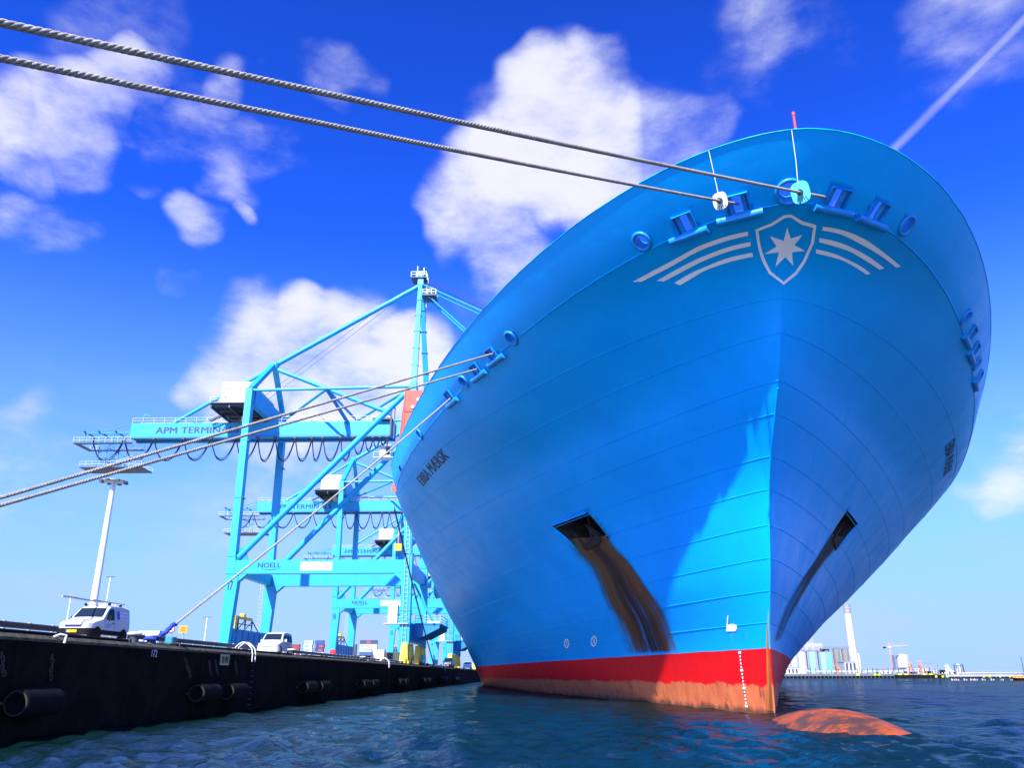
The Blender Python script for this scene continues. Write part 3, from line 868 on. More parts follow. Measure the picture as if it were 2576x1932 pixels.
def seam(z, thmax=1.5, r=.028):
    row = np.zeros((110, 3)); th = np.linspace(0.0, thmax, 110); xh, Yh = hull_tz(th, np.full(110, z)); pts = []
    for s_, rng_ in ((-1, range(109, 0, -1)), (1, range(0, 110))):
        for i in rng_:
            pts.append(shell_pt(s_, float(xh[i]), float(Yh[i]), z, .0))
    MB().path(pts, r, 5).build('weld_seam', M_BULW, ship, smooth=60)


for z in (19.30, 17.82, 15.80, 14.47, 12.70, 11.18, 9.43, 7.79, 6.17, 4.6): seam(z)
MB().path([world(-1, KC[i]) for i in range(NT - 1, 0, -1)] + [world(1, KC[i]) for i in range(NT)], .04, 6).build('knuckle_bead', M_BULW, ship, smooth=60)
MB().path([world(-1, TC[i]) for i in range(NT - 1, 0, -1)] + [world(1, TC[i]) for i in range(NT)], .028, 6).build('top_rail', M_BULW, ship, smooth=60)
for s_ in (-1, 1):
    for i in (16, 27, 38, 50, 62, 74, 88, 102):
        p0, p1 = world(s_, KC[i]), world(s_, TC[i])
        MB().bar(p0, p1, .035, .02).build('plate_joint', M_BULW, ship)
# butt joints of the shell plating, staggered between the seams
SZ = [19.30, 17.82, 15.80, 14.47, 12.70, 11.18, 9.43, 7.79, 6.17, 4.6]
for r in range(len(SZ) - 1):
    for s_ in (-1, 1):
        for th in np.arange(.30 + .11 * (r % 3), 1.15, .30):
            pts = []
            for z in np.linspace(SZ[r + 1], SZ[r], 6):
                xh, Yh = hull_tz(np.array([th]), np.array([z])); pts.append(shell_pt(s_, float(xh[0]), float(Yh[0]), float(z), -.004))
            MB().path(pts, .013, 4).build('butt_joint', M_BULW, ship, smooth=0)
# the sharp stem bar below
zs_ = np.linspace(-1.5, 15.5, 40)
MB().path([(xc(float(level(z)[0])), float(level(z)[0]) - .005, z) for z in zs_], .05, 8).build('stem_bar', M_HULL, ship, smooth=60)


def decal(name, outlines, fn, m, step=.3, off=.030, quads=None):
    """flat paint laid on the shell: 2-D outlines (u, v) mapped by fn -> (side, x', Y, z)"""
    bm = bmesh.new()
    if quads:
        for q in quads: bm.faces.new([bm.verts.new((a, b, 0)) for a, b in q])
        bmesh.ops.remove_doubles(bm, verts=bm.verts, dist=1e-5)
    for ol in outlines or []:
        if isinstance(ol, tuple):
            vs = [bm.verts.new((a, b, 0)) for a, b in ol[0]]
            for f in ol[1]:
                try: bm.faces.new([vs[i] for i in f])
                except ValueError: pass
        else: bm.faces.new([bm.verts.new((a, b, 0)) for a, b in ol])
    bmesh.ops.triangulate(bm, faces=bm.faces)
    for _ in range(6):
        lo = [e for e in bm.edges if e.calc_length() > step]
        if not lo: break
        bmesh.ops.subdivide_edges(bm, edges=lo, cuts=1); bmesh.ops.triangulate(bm, faces=bm.faces)
    mb = MB()
    for i, v in enumerate(bm.verts): v.index = i
    for v in bm.verts: s_, xp, Y, z = fn(v.co.x, v.co.y); mb.v.append(tuple(shell_pt(s_, xp, Y, z, off)))
    mb.f = [tuple(v.index for v in f.verts) for f in bm.faces]; bm.free()
    return mb.build(name, m, ship, smooth=60)


def front(u, v):                       # emblem on the bow: u athwart, v height
    s_ = -1 if u < 0 else 1; return s_, abs(u), float(hull_Y(abs(u), v)), v


def spl(pts, n=6):
    out = []
    P = [pts[0]] + list(pts) + [pts[-1]]
    for i in range(1, len(P) - 2):
        for j in range(n):
            t = j / n; p0, p1, p2, p3 = (np.array(P[k]) for k in (i - 1, i, i + 1, i + 2))
            out.append(tuple(.5 * (2 * p1 + (p2 - p0) * t + (2 * p0 - 5 * p1 + 4 * p2 - p3) * t * t + (3 * p1 - p0 - 3 * p2 + p3) * t ** 3)))
    out.append(pts[-1]); return out


M_MARK = mat('weathered_white_marking', (0.95, 0.95, 0.95), 0.55, var=0.03, scale=1.2, stain=((0.5, 0.5, 0.5), 2.2, 0.66, 0.9, 0.4))
so = [(-1.62, 21.53), (-1.0, 21.61), (-0.48, 21.75), (-0.2, 21.75), (0.4, 21.62), (1.12, 21.57), (1.24, 21.2), (1.03, 20.67), (0.67, 20.22), (0.07, 19.81), (-0.65, 20.26), (-1.05, 20.75), (-1.38, 21.19)]
si = [(-1.47, 21.49), (-0.91, 21.555), (-0.42, 21.69), (-0.17, 21.69), (0.4, 21.55), (1.0, 21.51), (1.09, 21.18), (0.89, 20.71), (0.58, 20.31), (0.05, 19.93), (-0.56, 20.32), (-0.91, 20.76), (-1.25, 21.17)]
decal('shield_outline', None, front, M_MARK, .12, quads=[(so[i], so[(i + 1) % 13], si[(i + 1) % 13], si[i]) for i in range(13)])
star = [(-0.22, 21.49), (0.07, 21.25), (0.58, 21.34), (0.32, 21.1), (0.9, 20.98), (0.28, 20.92), (0.45, 20.51), (0.0, 20.78), (-0.39, 20.49), (-0.33, 20.92), (-0.98, 20.92), (-0.5, 21.08), (-0.9, 21.34), (-0.23, 21.2)]
decal('star', [star], front, M_MARK, .12)
STR = [([(-1.93, 21.52), (-2.82, 21.52), (-4.04, 21.47), (-5.28, 21.33), (-6.97, 21.19)], [(-6.54, 21.10), (-5.26, 21.2), (-4.0, 21.36), (-2.78, 21.42), (-1.89, 21.43)]),
       ([(-1.72, 21.28), (-2.73, 21.27), (-3.96, 21.19), (-4.9, 21.09), (-5.79, 20.97)], [(-5.47, 20.88), (-4.68, 20.97), (-3.81, 21.08), (-2.69, 21.16), (-1.68, 21.18)]),
       ([(-1.54, 21.01), (-2.64, 21.0), (-3.64, 20.92), (-4.33, 20.85), (-4.95, 20.73)], [(-4.66, 20.6), (-4.12, 20.71), (-3.55, 20.82), (-2.6, 20.88), (-1.48, 20.9)]),
       ([(1.44, 21.56), (2.48, 21.57), (3.75, 21.53), (5.01, 21.44), (6.39, 21.35)], [(6.11, 21.28), (4.92, 21.35), (3.67, 21.41), (2.47, 21.48), (1.48, 21.48)]),
       ([(1.43, 21.32), (2.37, 21.32), (3.39, 21.28), (4.43, 21.22), (5.44, 21.14)], [(5.18, 21.06), (4.21, 21.12), (3.21, 21.19), (2.28, 21.21), (1.48, 21.23)]),
       ([(1.42, 21.06), (2.33, 21.05), (3.26, 21.0), (4.1, 20.95), (4.76, 20.88)], [(4.52, 20.81), (3.79, 20.88), (2.98, 20.94), (2.22, 20.95), (1.47, 20.96)])]
for a, b in STR:
    A_, B_ = spl(a), spl(b)[::-1]
    decal('emblem_stripe', None, front, M_MARK, .3, quads=[(A_[i], A_[i + 1], B_[i + 1], B_[i]) for i in range(len(A_) - 1)])

vs, fs = text_geo('EBBA MÆRSK', 1.0, 1.0, 1.05)
M_NAME = mat('black_name_paint', (0.01, 0.012, 0.02), 0.5, var=0.2)


def name_s(u, v): Y = 73.67 - 9.26 * u - .8 * v; z = 18.40 + .30 * u + .60 * v; return -1, float(hull_x(Y, z)), Y, z
def name_p(u, v): Y = 62.6 + 9.26 * u - .8 * v; z = 18.72 - .30 * u + .53 * v; return 1, float(hull_x(Y, z)), Y, z


vb = np.concatenate([vs + (d_, 0) for d_ in (-.003, 0, .003)]); fb = [tuple(i + k * len(vs) for i in f) for k in range(3) for f in fs]
decal('ship_name', [(list(map(tuple, vb)), fb)], name_s, M_NAME, .12, .03)
decal('ship_name', [(list(map(tuple, vb)), fb)], name_p, M_NAME, .12, .03)

# draught marks, thruster signs, bulb sign
tick = []
for k in range(16):
    z = 3.1 - k * .19; w = .045 if k % 5 == 0 else .02; x0 = -.97 + .012 * k
    tick.append([(x0 - w, z), (x0 + w, z), (x0 + w, z + .10 if k % 5 else z + .13), (x0 - w, z + .10 if k % 5 else z + .13)])


def low(u, v): s_ = -1 if u < 0 else 1; return s_, abs(u), float(hull_Y(abs(u), v)), v


decal('draught_marks', tick, low, M_MARK, .2)
decal('bulb_sign', [[(-1.50, 4.35), (-1.46, 4.35), (-1.46, 5.2), (-1.50, 5.2)], [(-1.455, 4.35), (-1.16, 4.32), (-1.10, 4.45), (-1.13, 4.65), (-1.30, 4.74), (-1.455, 4.70)]], low, M_MARK, .2)
for (xx, zz_, ra, rb) in ((-10.75, 4.72, .23, .34), (-8.47, 4.65, .23, .36)):
    qd = []
    for i in range(20):
        a, b = 2 * math.pi * i / 20, 2 * math.pi * (i + 1) / 20
        qd.append([(xx + ra * k_ * math.cos(w_), zz_ + rb * 1.1 * k_ * math.sin(w_)) for k_, w_ in ((.74, a), (1, a), (1, b), (.74, b))])
    qd += [[(xx - ra * .5, zz_ - rb * .6), (xx - ra * .3, zz_ - rb * .6), (xx + ra * .5, zz_ + rb * .6), (xx + ra * .3, zz_ + rb * .6)],
           [(xx - ra * .5, zz_ + rb * .6), (xx - ra * .3, zz_ + rb * .6), (xx + ra * .5, zz_ - rb * .6), (xx + ra * .3, zz_ - rb * .6)]]
    decal('thruster_sign', qd, low, M_MARK, .2)


# rust run below the anchor pockets: stains with ragged edges over the blue
def stain_mat(name, cols, lo, hi):
    m = bpy.data.materials.new(name); m.use_nodes = True; t = m.node_tree; b = t.nodes['Principled BSDF']; NN, LL = t.nodes.new, t.links.new
    uv = NN('ShaderNodeUVMap'); uv.uv_map = 'UVMap'; sp_ = NN('ShaderNodeSeparateXYZ'); LL(uv.outputs[0], sp_.inputs[0])
    def nz_(st, sc, de=8, ro=.7):
        mp = NN('ShaderNodeMapping'); mp.inputs['Scale'].default_value = st; LL(uv.outputs[0], mp.inputs[0])
        n = NN('ShaderNodeTexNoise'); n.inputs['Scale'].default_value = sc; n.inputs['Detail'].default_value = de; n.inputs['Roughness'].default_value = ro
        LL(mp.outputs[0], n.inputs['Vector']); return n.outputs['Fac']
    def mr(v, a, bb, c=0., d=1.):
        n = NN('ShaderNodeMapRange'); n.interpolation_type = 'SMOOTHSTEP'; LL(v, n.inputs[0])
        for i, x in enumerate((a, bb, c, d)): n.inputs[i + 1].default_value = x
        return n.outputs[0]
    def mth(op, a, bb=None):
        n = NN('ShaderNodeMath'); n.operation = op
        for i, v in enumerate((a, bb)):
            if v is None: continue
            if isinstance(v, bpy.types.NodeSocket): LL(v, n.inputs[i])
            else: n.inputs[i].default_value = v
        return n.outputs[0]
    U, V = sp_.outputs[0], sp_.outputs[1]
    streak = nz_((14, 1.1, 1), 1.0); blot = nz_((4, 5, 1), 1.0)
    edge = mth('MULTIPLY', mr(U, .0, .45), mr(U, 1., .80))
    core = mth('SUBTRACT', 1.0, mth('MULTIPLY', mth('ABSOLUTE', mth('SUBTRACT', U, .60)), 2.3))
    rp = NN('ShaderNodeValToRGB'); cr = rp.color_ramp
    cr.elements[0].position = .25; cr.elements[0].color = cols[0]; cr.elements[1].position = .85; cr.elements[1].color = cols[2]
    e = cr.elements.new(.55); e.color = cols[1]
    LL(mth('ADD', mth('MULTIPLY', core, .75), mth('MULTIPLY', mth('SUBTRACT', streak, .35), 1.1)), rp.inputs[0]); LL(rp.outputs[0], b.inputs['Base Color'])
    b.inputs['Roughness'].default_value = .75
    dens = mth('ADD', mth('MULTIPLY', edge, .60), mth('MULTIPLY', mth('SUBTRACT', streak, .5), 1.7))
    dens = mth('ADD', dens, mth('MULTIPLY', mth('SUBTRACT', blot, .5), .35))
    dens = mth('ADD', dens, mr(V, .0, 1., .38, -.14))
    al = mth('MULTIPLY', mr(dens, lo, hi), mr(V, 1.0, .96))
    al = mth('MULTIPLY', al, edge); al = mth('MINIMUM', mth('MULTIPLY', al, 1.5), .96)
    LL(al, b.inputs['Alpha'])
    return m


ST = [((-11.9, 13.0), (-9.0, 12.9)), ((-11.0, 11.9), (-7.5, 11.1)), ((-10.4, 10.8), (-7.0, 10.3)), ((-9.3, 9.38), (-6.1, 9.25)), ((-8.6, 7.19), (-4.9, 7.42)), ((-7.8, 5.56), (-3.9, 5.81)), ((-6.9, 3.43), (-3.0, 3.34))]


def stain(side, m, rows, name):
    A_ = spl([a for a, b in rows], 8); B_ = spl([b for a, b in rows], 8); nu = 14; mb = MB(); uvs = []
    for i, (a, b) in enumerate(zip(A_, B_)):
        for j in range(nu + 1):
            u = j / nu; xp = max(.0005, -(a[0] + (b[0] - a[0]) * u)); z = a[1] + (b[1] - a[1]) * u
            mb.v.append(tuple(shell_pt(side, xp, float(hull_Y(xp, z)), z, .034))); uvs.append((u, i / (len(A_) - 1)))
    for i in range(len(A_) - 1):
        for j in range(nu): k = i * (nu + 1) + j; mb.f.append((k, k + 1, k + nu + 2, k + nu + 1))
    o = mb.build(name, m, ship, smooth=60)
    ul = o.data.uv_layers.new(name='UVMap')
    for l in o.data.loops: ul.data[l.index].uv = uvs[l.vertex_index]
    return o


stain(-1, stain_mat('rust_run', ((0.045, 0.085, 0.035, 1), (0.15, 0.050, 0.004, 1), (0.030, 0.006, 0.0015, 1)), .0, .9), ST[1:], 'rust_stain')
stain(1, stain_mat('dark_run', ((0.02, 0.03, 0.05, 1), (0.022, 0.02, 0.022, 1), (0.010, 0.010, 0.012, 1)), .10, 1.25),
      [(a, b) for a, b in (((-11.2, 11.9), (-7.4, 11.1)), ((-9.6, 10.6), (-6.6, 10.2)), ((-8.0, 9.38), (-5.6, 9.1)), ((-6.0, 7.5), (-3.4, 7.2)), ((-4.4, 5.8), (-1.8, 5.6)), ((-3.0, 4.0), (-.4, 3.6)))], 'rust_stain')
# bare, rust-bled stem foot
stain(-1, stain_mat('stem_rust', ((0.42, 0.12, 0.01, 1), (0.50, 0.15, 0.01, 1), (0.30, 0.06, 0.01, 1)), .10, .5),
      [((-.03, 5.4), (.03, 5.4)), ((-.09, 4.2), (.04, 4.2)), ((-.14, 3.0), (.05, 3.0)), ((-.2, 1.5), (.06, 1.5)), ((-.32, .1), (.08, .1))], 'rust_stain')

# bulbous bow breaking the surface
bb = MB(); nu_, nv_ = 48, 24
for i in range(nv_ + 1):
    ph = math.pi * i / nv_
    for j in range(nu_):
        a = 2 * math.pi * j / nu_
        yy = math.cos(ph); rr = math.sin(ph)
        tap = 1 - .12 * max(0, -yy)
        bb.v.append((12.25 + 3.7 * rr * math.cos(a) * tap, 36.3 + (11.8 if yy < 0 else 11.6) * yy, -3.25 + 3.9 * rr * math.sin(a) * tap))
for i in range(nv_):
    for j in range(nu_): j2 = (j + 1) % nu_; bb.f.append((i * nu_ + j, i * nu_ + j2, (i + 1) * nu_ + j2, (i + 1) * nu_ + j))
bb.build('bulb', mat('bulb_antifouling', (0.30, 0.058, 0.010), 0.55, spec=0.15, var=0.45, scale=1.4, bump=0.6, bscale=5, stain=((0.05, 0.028, 0.022), 0.8, 0.44, 0.56, 0.92)), ship, smooth=60)

# foremast, breakwater
MB().tube((13.9, 36.0, 21.7), (13.9, 36.0, 29.7), .06, 10).tube((13.9, 36.0, 29.7), (13.9, 36.0, 29.9), .085, 10).build('foremast', mat('mast_red', (0.60, 0.06, 0.03), 0.5, var=0.15), ship)
M_ORANGE = mat('breakwater_orange', (0.48, 0.055, 0.018), 0.45, var=0.08, scale=.4)
bwk = MB()
bwk.hexa([(-13.3, 80.0, 19.4), (40.6, 80.0, 19.4), (40.6, 80.35, 19.4), (-13.3, 80.35, 19.4)], [(-13.3, 80.0, 30.0), (40.6, 80.0, 30.0), (40.6, 80.35, 30.0), (-13.3, 80.35, 30.0)])
bw = bwk.build('breakwater', M_ORANGE, ship)
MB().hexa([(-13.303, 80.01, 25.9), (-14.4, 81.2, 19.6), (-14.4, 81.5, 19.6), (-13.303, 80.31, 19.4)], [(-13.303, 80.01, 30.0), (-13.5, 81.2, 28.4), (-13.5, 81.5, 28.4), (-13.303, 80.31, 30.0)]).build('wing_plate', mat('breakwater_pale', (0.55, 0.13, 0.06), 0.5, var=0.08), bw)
MB().box((-13.28, 79.94, 27.66), (0, 79.995, 27.74)).build('stiffener', mat('breakwater_dark', (0.40, 0.05, 0.02), 0.5), bw)  # stiffeners in a slightly darker orange than the plate
MB().box((-13.32, 79.94, 20), (-13.2, 79.995, 29.98)).build('stiffener', MATS['breakwater_dark'], bw)
for x, z in ((-12.4, 28.15), (-11.85, 28.95), (-11.25, 29.7)):
    MB().lathe((x, 79.9, z), (0, 1, 0), [(.17, 0), (.17, .09)], 16).build('round_port', M_WHITE(), bw)
# louvre on the quarter of the bulwark
for k in range(3):
    q, n, t, b = bulwark_at((xc(74.3) - 26.0, 74.3, 20.42 - .17 * k))
    MB().bar(q + n * .03 - t * .32, q + n * .03 + t * .32, .12, .04, up=n).build('louvre', M_BLACK(), ship)


# ------------------------------------------------------------------ mooring ropes
def rope(P0, P1, sag, rad, label, pitch=.46, nstr=4, grp='mooring ropes', trim=1.0, m=None):
    P0, P1 = Vector(P0), Vector(P1); L = (P1 - P0).length
    t = thing('mooring_rope', label, 'rope', tuple(P1), grp)
    n = int(L / pitch * 9); d = (P1 - P0).normalized(); x = d.cross(Vector((0, 0, 1))).normalized(); y = x.cross(d)
    m = m or mat('rope_fibre', (0.33, 0.30, 0.24), 0.85, var=0.35, scale=9, bump=0.5, bscale=60, stain=((0.17, 0.15, 0.12), 0.9, 0.45, 0.75, 0.7))
    for s_ in range(nstr):
        pts = []
        for i in range(n + 1):
            u = i / n; c = P0.lerp(P1, u); c.z -= 4 * sag * u * (1 - u); a = 2 * math.pi * (u * L / pitch + s_ / nstr)
            pts.append(c + x * rad * .52 * math.cos(a) + y * rad * .52 * math.sin(a))
        MB().path(pts, rad * .54, 6).build('strand', m, t, smooth=80)
    return t


BA = (-18.45, -5.0, 3.62); BB2 = (-18.45, 18.0, 3.62)
def hookpt(R, dt=0.0): q, n, t, b = R; return q - n * .35 + t * dt - b * .12
rope(hookpt(R1, -.08), (-18.9, -5.0, 3.75), .2, .060, 'upper of the two thick bow ropes crossing the sky, right of the shield')
rope(hookpt(R2), (-18.9, -5.0, 3.62), .2, .060, 'lower of the two thick bow ropes crossing the sky, left of the shield')
rope(hookpt(RA), (-18.9, 18.0, 3.75), .0, .06, 'upper of two ropes from the starboard bulwark passing before the near crane')
rope(hookpt(RB), (-18.9, 18.0, 3.62), .0, .06, 'lower of two ropes from the starboard bulwark passing before the near crane')
rc_ = rope(hookpt(RC), (-18.02, 40.4, 3.72), .2, .058, 'single rope running steeply down to the bollard with the blue sleeve')
PC0, PC1 = Vector(hookpt(RC)), Vector((-18.02, 40.4, 3.72)); M_BLUE = mat('blue_rope_sleeve', (0.01, 0.035, 0.42), 0.7, var=0.4, scale=9, bump=0.8, bscale=20)
dC = (PC0 - PC1).normalized()
pts = [PC1 + dC * (1.05 * i / 14) + Vector((random.uniform(-.045, .045), random.uniform(-.045, .045), random.uniform(-.04, .05))) for i in range(15)]
pts += []
loop = [(-18.3 + .29 * math.cos(a), 40.3 + .31 * math.sin(a), 3.64 + .02 * math.sin(3 * a)) for a in np.linspace(.5, 5.8, 16)]
MB().path(loop, .075, 8).build('blue_sleeve', M_BLUE, rc_, smooth=80)
MB().path(pts, .105, 9).build('blue_sleeve', M_BLUE, rc_, smooth=80)

# fall ropes along the crane side of the quay (dark wire pair from crane to quay)
wr = thing('wire_line', 'pair of dark steel wires slanting down before the near waterside crane leg', 'wire', (-17.9, 127, 3.4))
for k, a in enumerate(((-17.1, 100, 31.0), (-17.2, 100, 30.6))):
    MB().path([Vector((-13.9, 80.5, 17.6 + k * .25)).lerp(Vector((-17.85, 152 + k, 3.4)), i / 12) - Vector((0, 0, .5 * math.sin(math.pi * i / 12))) for i in range(13)], .05, 6).build('wire', M_DSTEEL(), wr)


# rat guards hung on the two bow ropes
def rat_guard(P0, P1, u, label, m, topz, r=.36):
    P0, P1 = Vector(P0), Vector(P1); c = P0.lerp(P1, u); c.z -= 4 * .2 * u * (1 - u); d = (P1 - P0).normalized()
    t = thing('rat_guard', label, 'rat guard', tuple(c), 'rat guards on the bow ropes')
    x = d.cross(Vector((0, 0, 1))).normalized(); y = x.cross(d)
    ol = []
    for i in range(24):
        a = 2 * math.pi * i / 24; q = (abs(math.cos(a)) ** 3.2 + abs(math.sin(a)) ** 3.2) ** (-1 / 3.2)
        ol.append(c + x * r * .86 * q * math.cos(a) + y * r * q * math.sin(a) - d * .04)
    MB().prism(ol, d * .03).build('disc', m, t)
    MB().tube(c - d * .10, c + d * .12, .13, 12).build('hub', M_DSTEEL(), t)
    for k in range(5):
        a = -1.9 + .35 * k; MB().tube(c + y * -.2 + x * .08 * (k - 2), c + y * (-.42 - .05 * (k % 2)) + x * .12 * (k - 2), .012, 5).build('lashing_tail', M_DSTEEL(), t)
    MB().path([c + y * (r * .8), Vector((c.x + (topz[0] - c.x) * .5, c.y + (topz[1] - c.y) * .5, c.z + (topz[2] - c.z) * .5 - .02)), Vector(topz)], .014, 5).build('cord', M_WHITE(), t)


P10, P11 = hookpt(R1, -.08), (-18.9, -5.0, 3.75); P20, P21 = hookpt(R2), (-18.9, -5.0, 3.62)


def top_edge(p): i = ((world(-1, TC) - np.array(p)) ** 2).sum(-1).argmin(); j = ((world(1, TC) - np.array(p)) ** 2).sum(-1).argmin(); a, b = world(-1, TC)[i], world(1, TC)[j]; return a if ((a - p) ** 2).sum() < ((b - p) ** 2).sum() else b


rat_guard(P10, P11, .072, 'pale blue rat guard disc on the upper bow rope before the round chock', mat('guard_cyan', (0.10, 0.62, 0.72), 0.5, var=0.1), top_edge(np.array((11.35, 29.8, 24.1))), .46)
rat_guard(P20, P21, .045, 'white rat guard disc on the lower bow rope', M_WHITE(), top_edge(np.array((7.6, 30.5, 24.0))), .38)


# ------------------------------------------------------------------ ship-to-shore cranes
YF, YR, YC = 135.0, 155.0, 145.0
CR = Vector((-35.0, 145.0, QZ))


def build_crane():
    t = thing('gantry_crane', 'tall light blue quay crane marked 17, nearest of the row of cranes', 'crane', tuple(CR), 'quay cranes in a row')
    P, P2, W, NV, ST, DS, YL = M_CRANE(), M_CRANE2(), M_WHITE(), M_NAVY(), M_STEEL(), M_DSTEEL(), M_YELLOW()

    def q4(x0, x1, y0, y1, z): return [(x0, y0, z), (x1, y0, z), (x1, y1, z), (x0, y1, z)]
    for y in (YF, YR):
        y0, y1 = y - .75, y + .75
        MB().hexa(q4(-50.15, -48.75, y0, y1, 4.9), q4(-50.15, -48.15, y0, y1, 17.36)).build('lower_leg', P, t)
        MB().hexa(q4(-50.25, -48.9, y0, y1, 17.361), q4(-50.25, -48.9, y0, y1, 20.2)).build('leg_joint', P, t)
        MB().hexa(q4(-50.2, -49.0, y0, y1, 20.201), q4(-50.45, -49.3, y0, y1, 49.6)).build('upper_leg', P, t)
        MB().hexa(q4(-21.45, -19.85, y0, y1, 6.3), q4(-21.45, -19.85, y0, y1, 20.5)).build('lower_leg', P, t)
        MB().hexa(q4(-21.35, -20.05, y0, y1, 20.501), q4(-21.4, -20.3, y0, y1, 50.4)).build('upper_leg', P, t)
        for x in (-50.3, -21.5):
            for z in (17.37, 20.21, 30.0, 40.0) if x < -40 else (11.5, 20.51, 34.0):
                MB().box((x - .06, y0 - .05, z - .05), (x + (1.5 if x < -40 and z > 18 else 1.78), y1 + .05, z + .05)).build('flange', P2, t)
        MB().box((-48.9, y - .7, 17.4), (-21.451, y + .7, 19.56)).build('portal_beam', P, t)
        # haunches under the beam
        for x, s_ in ((-48.14, 1), (-21.46, -1)):
            MB().prism([(x, y - .65, 17.399), (x + 1.4 * s_, y - .65, 17.399), (x, y - .65, 16.2)], (0, 1.3, 0)).build('haunch', P, t)
        MB().tube((-49.0, y, 19.8), (-22.0, y, 48.8), .52, 18).build('diagonal_pipe', P, t)
        MB().prism([(-49.6, y - .05, 19.57), (-47.0, y - .05, 19.57), (-47.6, y - .05, 21.7), (-48.6, y - .05, 21.7)], (0, .1, 0)).build('gusset_plate', P2, t)
        MB().tube((-49.3, y, 49.35), (-21.3, y, 49.75), .28, 14).build('top_chord', P, t)
        a, b = Vector((-20.9, y, 50.4)), Vector((-21.8, YC + (y - YC) * .05, 74.8))
        MB().hexa([(a.x - .55, a.y - .45, a.z), (a.x + .55, a.y - .45, a.z), (a.x + .55, a.y + .45, a.z), (a.x - .55, a.y + .45, a.z)],
                  [(b.x - .38, b.y - .35, b.z), (b.x + .38, b.y - .35, b.z), (b.x + .38, b.y + .35, b.z), (b.x - .38, b.y + .35, b.z)]).build('mast_leg', P, t)
        for k in range(1, 6):
            c = a.lerp(b, k / 6.2); MB().box((c.x - .62, c.y - .52, c.z - .05), (c.x + .62, c.y + .52, c.z + .05)).build('flange', P2, t)
        MB().bar((-49.8, y, 49.6), (-49.5, YC + (y - YC) * .06, 57.6), .9, .8).build('rear_strut', P, t)
    # sills, cross boxes
    MB().box((-50.0, YF + .76, 5.1), (-48.5, YR - .76, 8.9)).build('sill_beam', P2, t)
    for k in range(6): MB().box((-48.5, YF + 2.2 + 3 * k, 5.1), (-48.38, YF + 2.35 + 3 * k, 8.9)).build('sill_rib', P2, t)
    MB().box((-21.2, YF + .76, 6.9), (-19.7, YR - .76, 9.6)).build('sill_beam', P2, t)
    for x in (-50.15, -21.4):
        MB().box((x + .1, YF + .76, 17.5), (x + 1.2, YR - .76, 19.4)).build('portal_tie', P, t)
        MB().box((x, YF + .76, 46.9 if x < -40 else 47.6), (x + 1.1, YR - .76, 49.9)).build('cross_box', P, t)
    # bogies
    for x in (-50.1, -21.2):
        for y in (YF - .6, YF + 5, YR - 5, YR + .6):
            g = MB().hexa(q4(x + .05, x + 1.35, y - 1.0, y + 1.0, QZ + .55), q4(x + .25, x + 1.15, y - .55, y + .55, 5.05 if x < -40 else 6.6)).build('bogie', YL, t)
            for dy in (-.85, .85): MB().lathe((x + .35, y + dy, QZ + .45), (1, 0, 0), [(.10, -.05), (.44, 0), (.44, .6), (.1, .65)], 16).build('wheel', DS, g)
            MB().box((x + .3, y - 1.45, QZ + .2), (x + 1.1, y - 1.05, QZ + 1.1)).build('buffer', YL, g)
    # girder and boom
    g = MB().box((-74.6, 143.4, 43.45), (-25.6, 146.6, 46.0)).build('girder', P, t)
    MB().box((-74.6, 143.1, 43.05), (-25.7, 143.9, 43.445)).build('trolley_rail', P2, g)
    MB().box((-74.6, 146.1, 43.05), (-25.7, 146.9, 43.445)).build('trolley_rail', P2, g)
    MB().box((-74.75, 143.35, 43.4), (-74.6, 146.65, 46.05)).build('end_plate', P2, g)
    MB().box((-24.9, 143.5, 43.5), (44, 146.5, 45.9)).build('boom', P, t)
    for k in range(18):
        MB().box((-73.5 + 2.7 * k, 143.36, 45.7), (-73.4 + 2.7 * k, 143.4, 46.0)).build('rib', P2, g)
    for yy in (143.45, 146.55):
        hr = MB()
        for zz in (46.55, 47.05): hr.bar((-74.5, yy, zz), (-26, yy, zz), .05)
        for k in range(25): hr.bar((-74.5 + 2.0 * k, yy, 46.0), (-74.5 + 2.0 * k, yy, 47.05), .05)
        hr.build('handrail', ST, g)
    MB().bar((-72.5, 143.6, 46), (-72.5, 143.6, 48.0), .12).bar((-72.5, 143.6, 47.9), (-71.4, 143.6, 47.4), .12).build('davit', P, g)
    text_part('APM TERMINALS', (-69.8, 143.37, 43.98), (1, 0, 0), (0, 0, 1), 1.25, 15.5, NV, g, spacing=1.06, bold=.06)
    # stays
    MB().tube((-21.8, YC, 74.6), (-49.3, YC, 57.9), .48, 18).build('back_stay', P, t)
    MB().tube((-49.5, YC, 57.6), (-68.2, YC, 46.0), .36, 16).build('back_stay', P, t)
    MB().tube((-49.2, YC, 57.2), (-26.4, YC, 47.9), .42, 16).build('inner_stay', P, t)
    MB().box((-50.2, YC - .8, 56.9), (-48.7, YC + .8, 58.4)).build('stay_head', P, t, bevel=.2)
    MB().box((-22.3, YC - 1.2, 74.2), (-21.2, YC + 1.2, 77.0)).build('mast_head', P, t)
    for dy in (-1.0, 1.0):
        MB().tube((-21.4, YC + dy, 74.3), (34, YC + dy, 46.2), .16, 8).build('fore_stay', P, t)
        MB().tube((-21.4, YC + dy, 73.0), (6, YC + dy, 46.2), .15, 8).build('fore_stay', P, t)
        for k in range(2): MB().tube((-21.0, YC + dy * .6, 76.4 - k), (36, YC + dy * .6, 47.0 - k * .4), .05, 6).build('hoist_wire', DS, t)
        MB().tube((-22.2, YC + dy, 75.6), (-52.5, YC + dy, 49.5), .035, 6).build('hoist_wire', DS, t)
    # mast-top platforms
    mp = MB().box((-23.6, YC - 1.5, 75.6), (-20.6, YC + 1.5, 75.75)).build('mast_platform', DS, t)
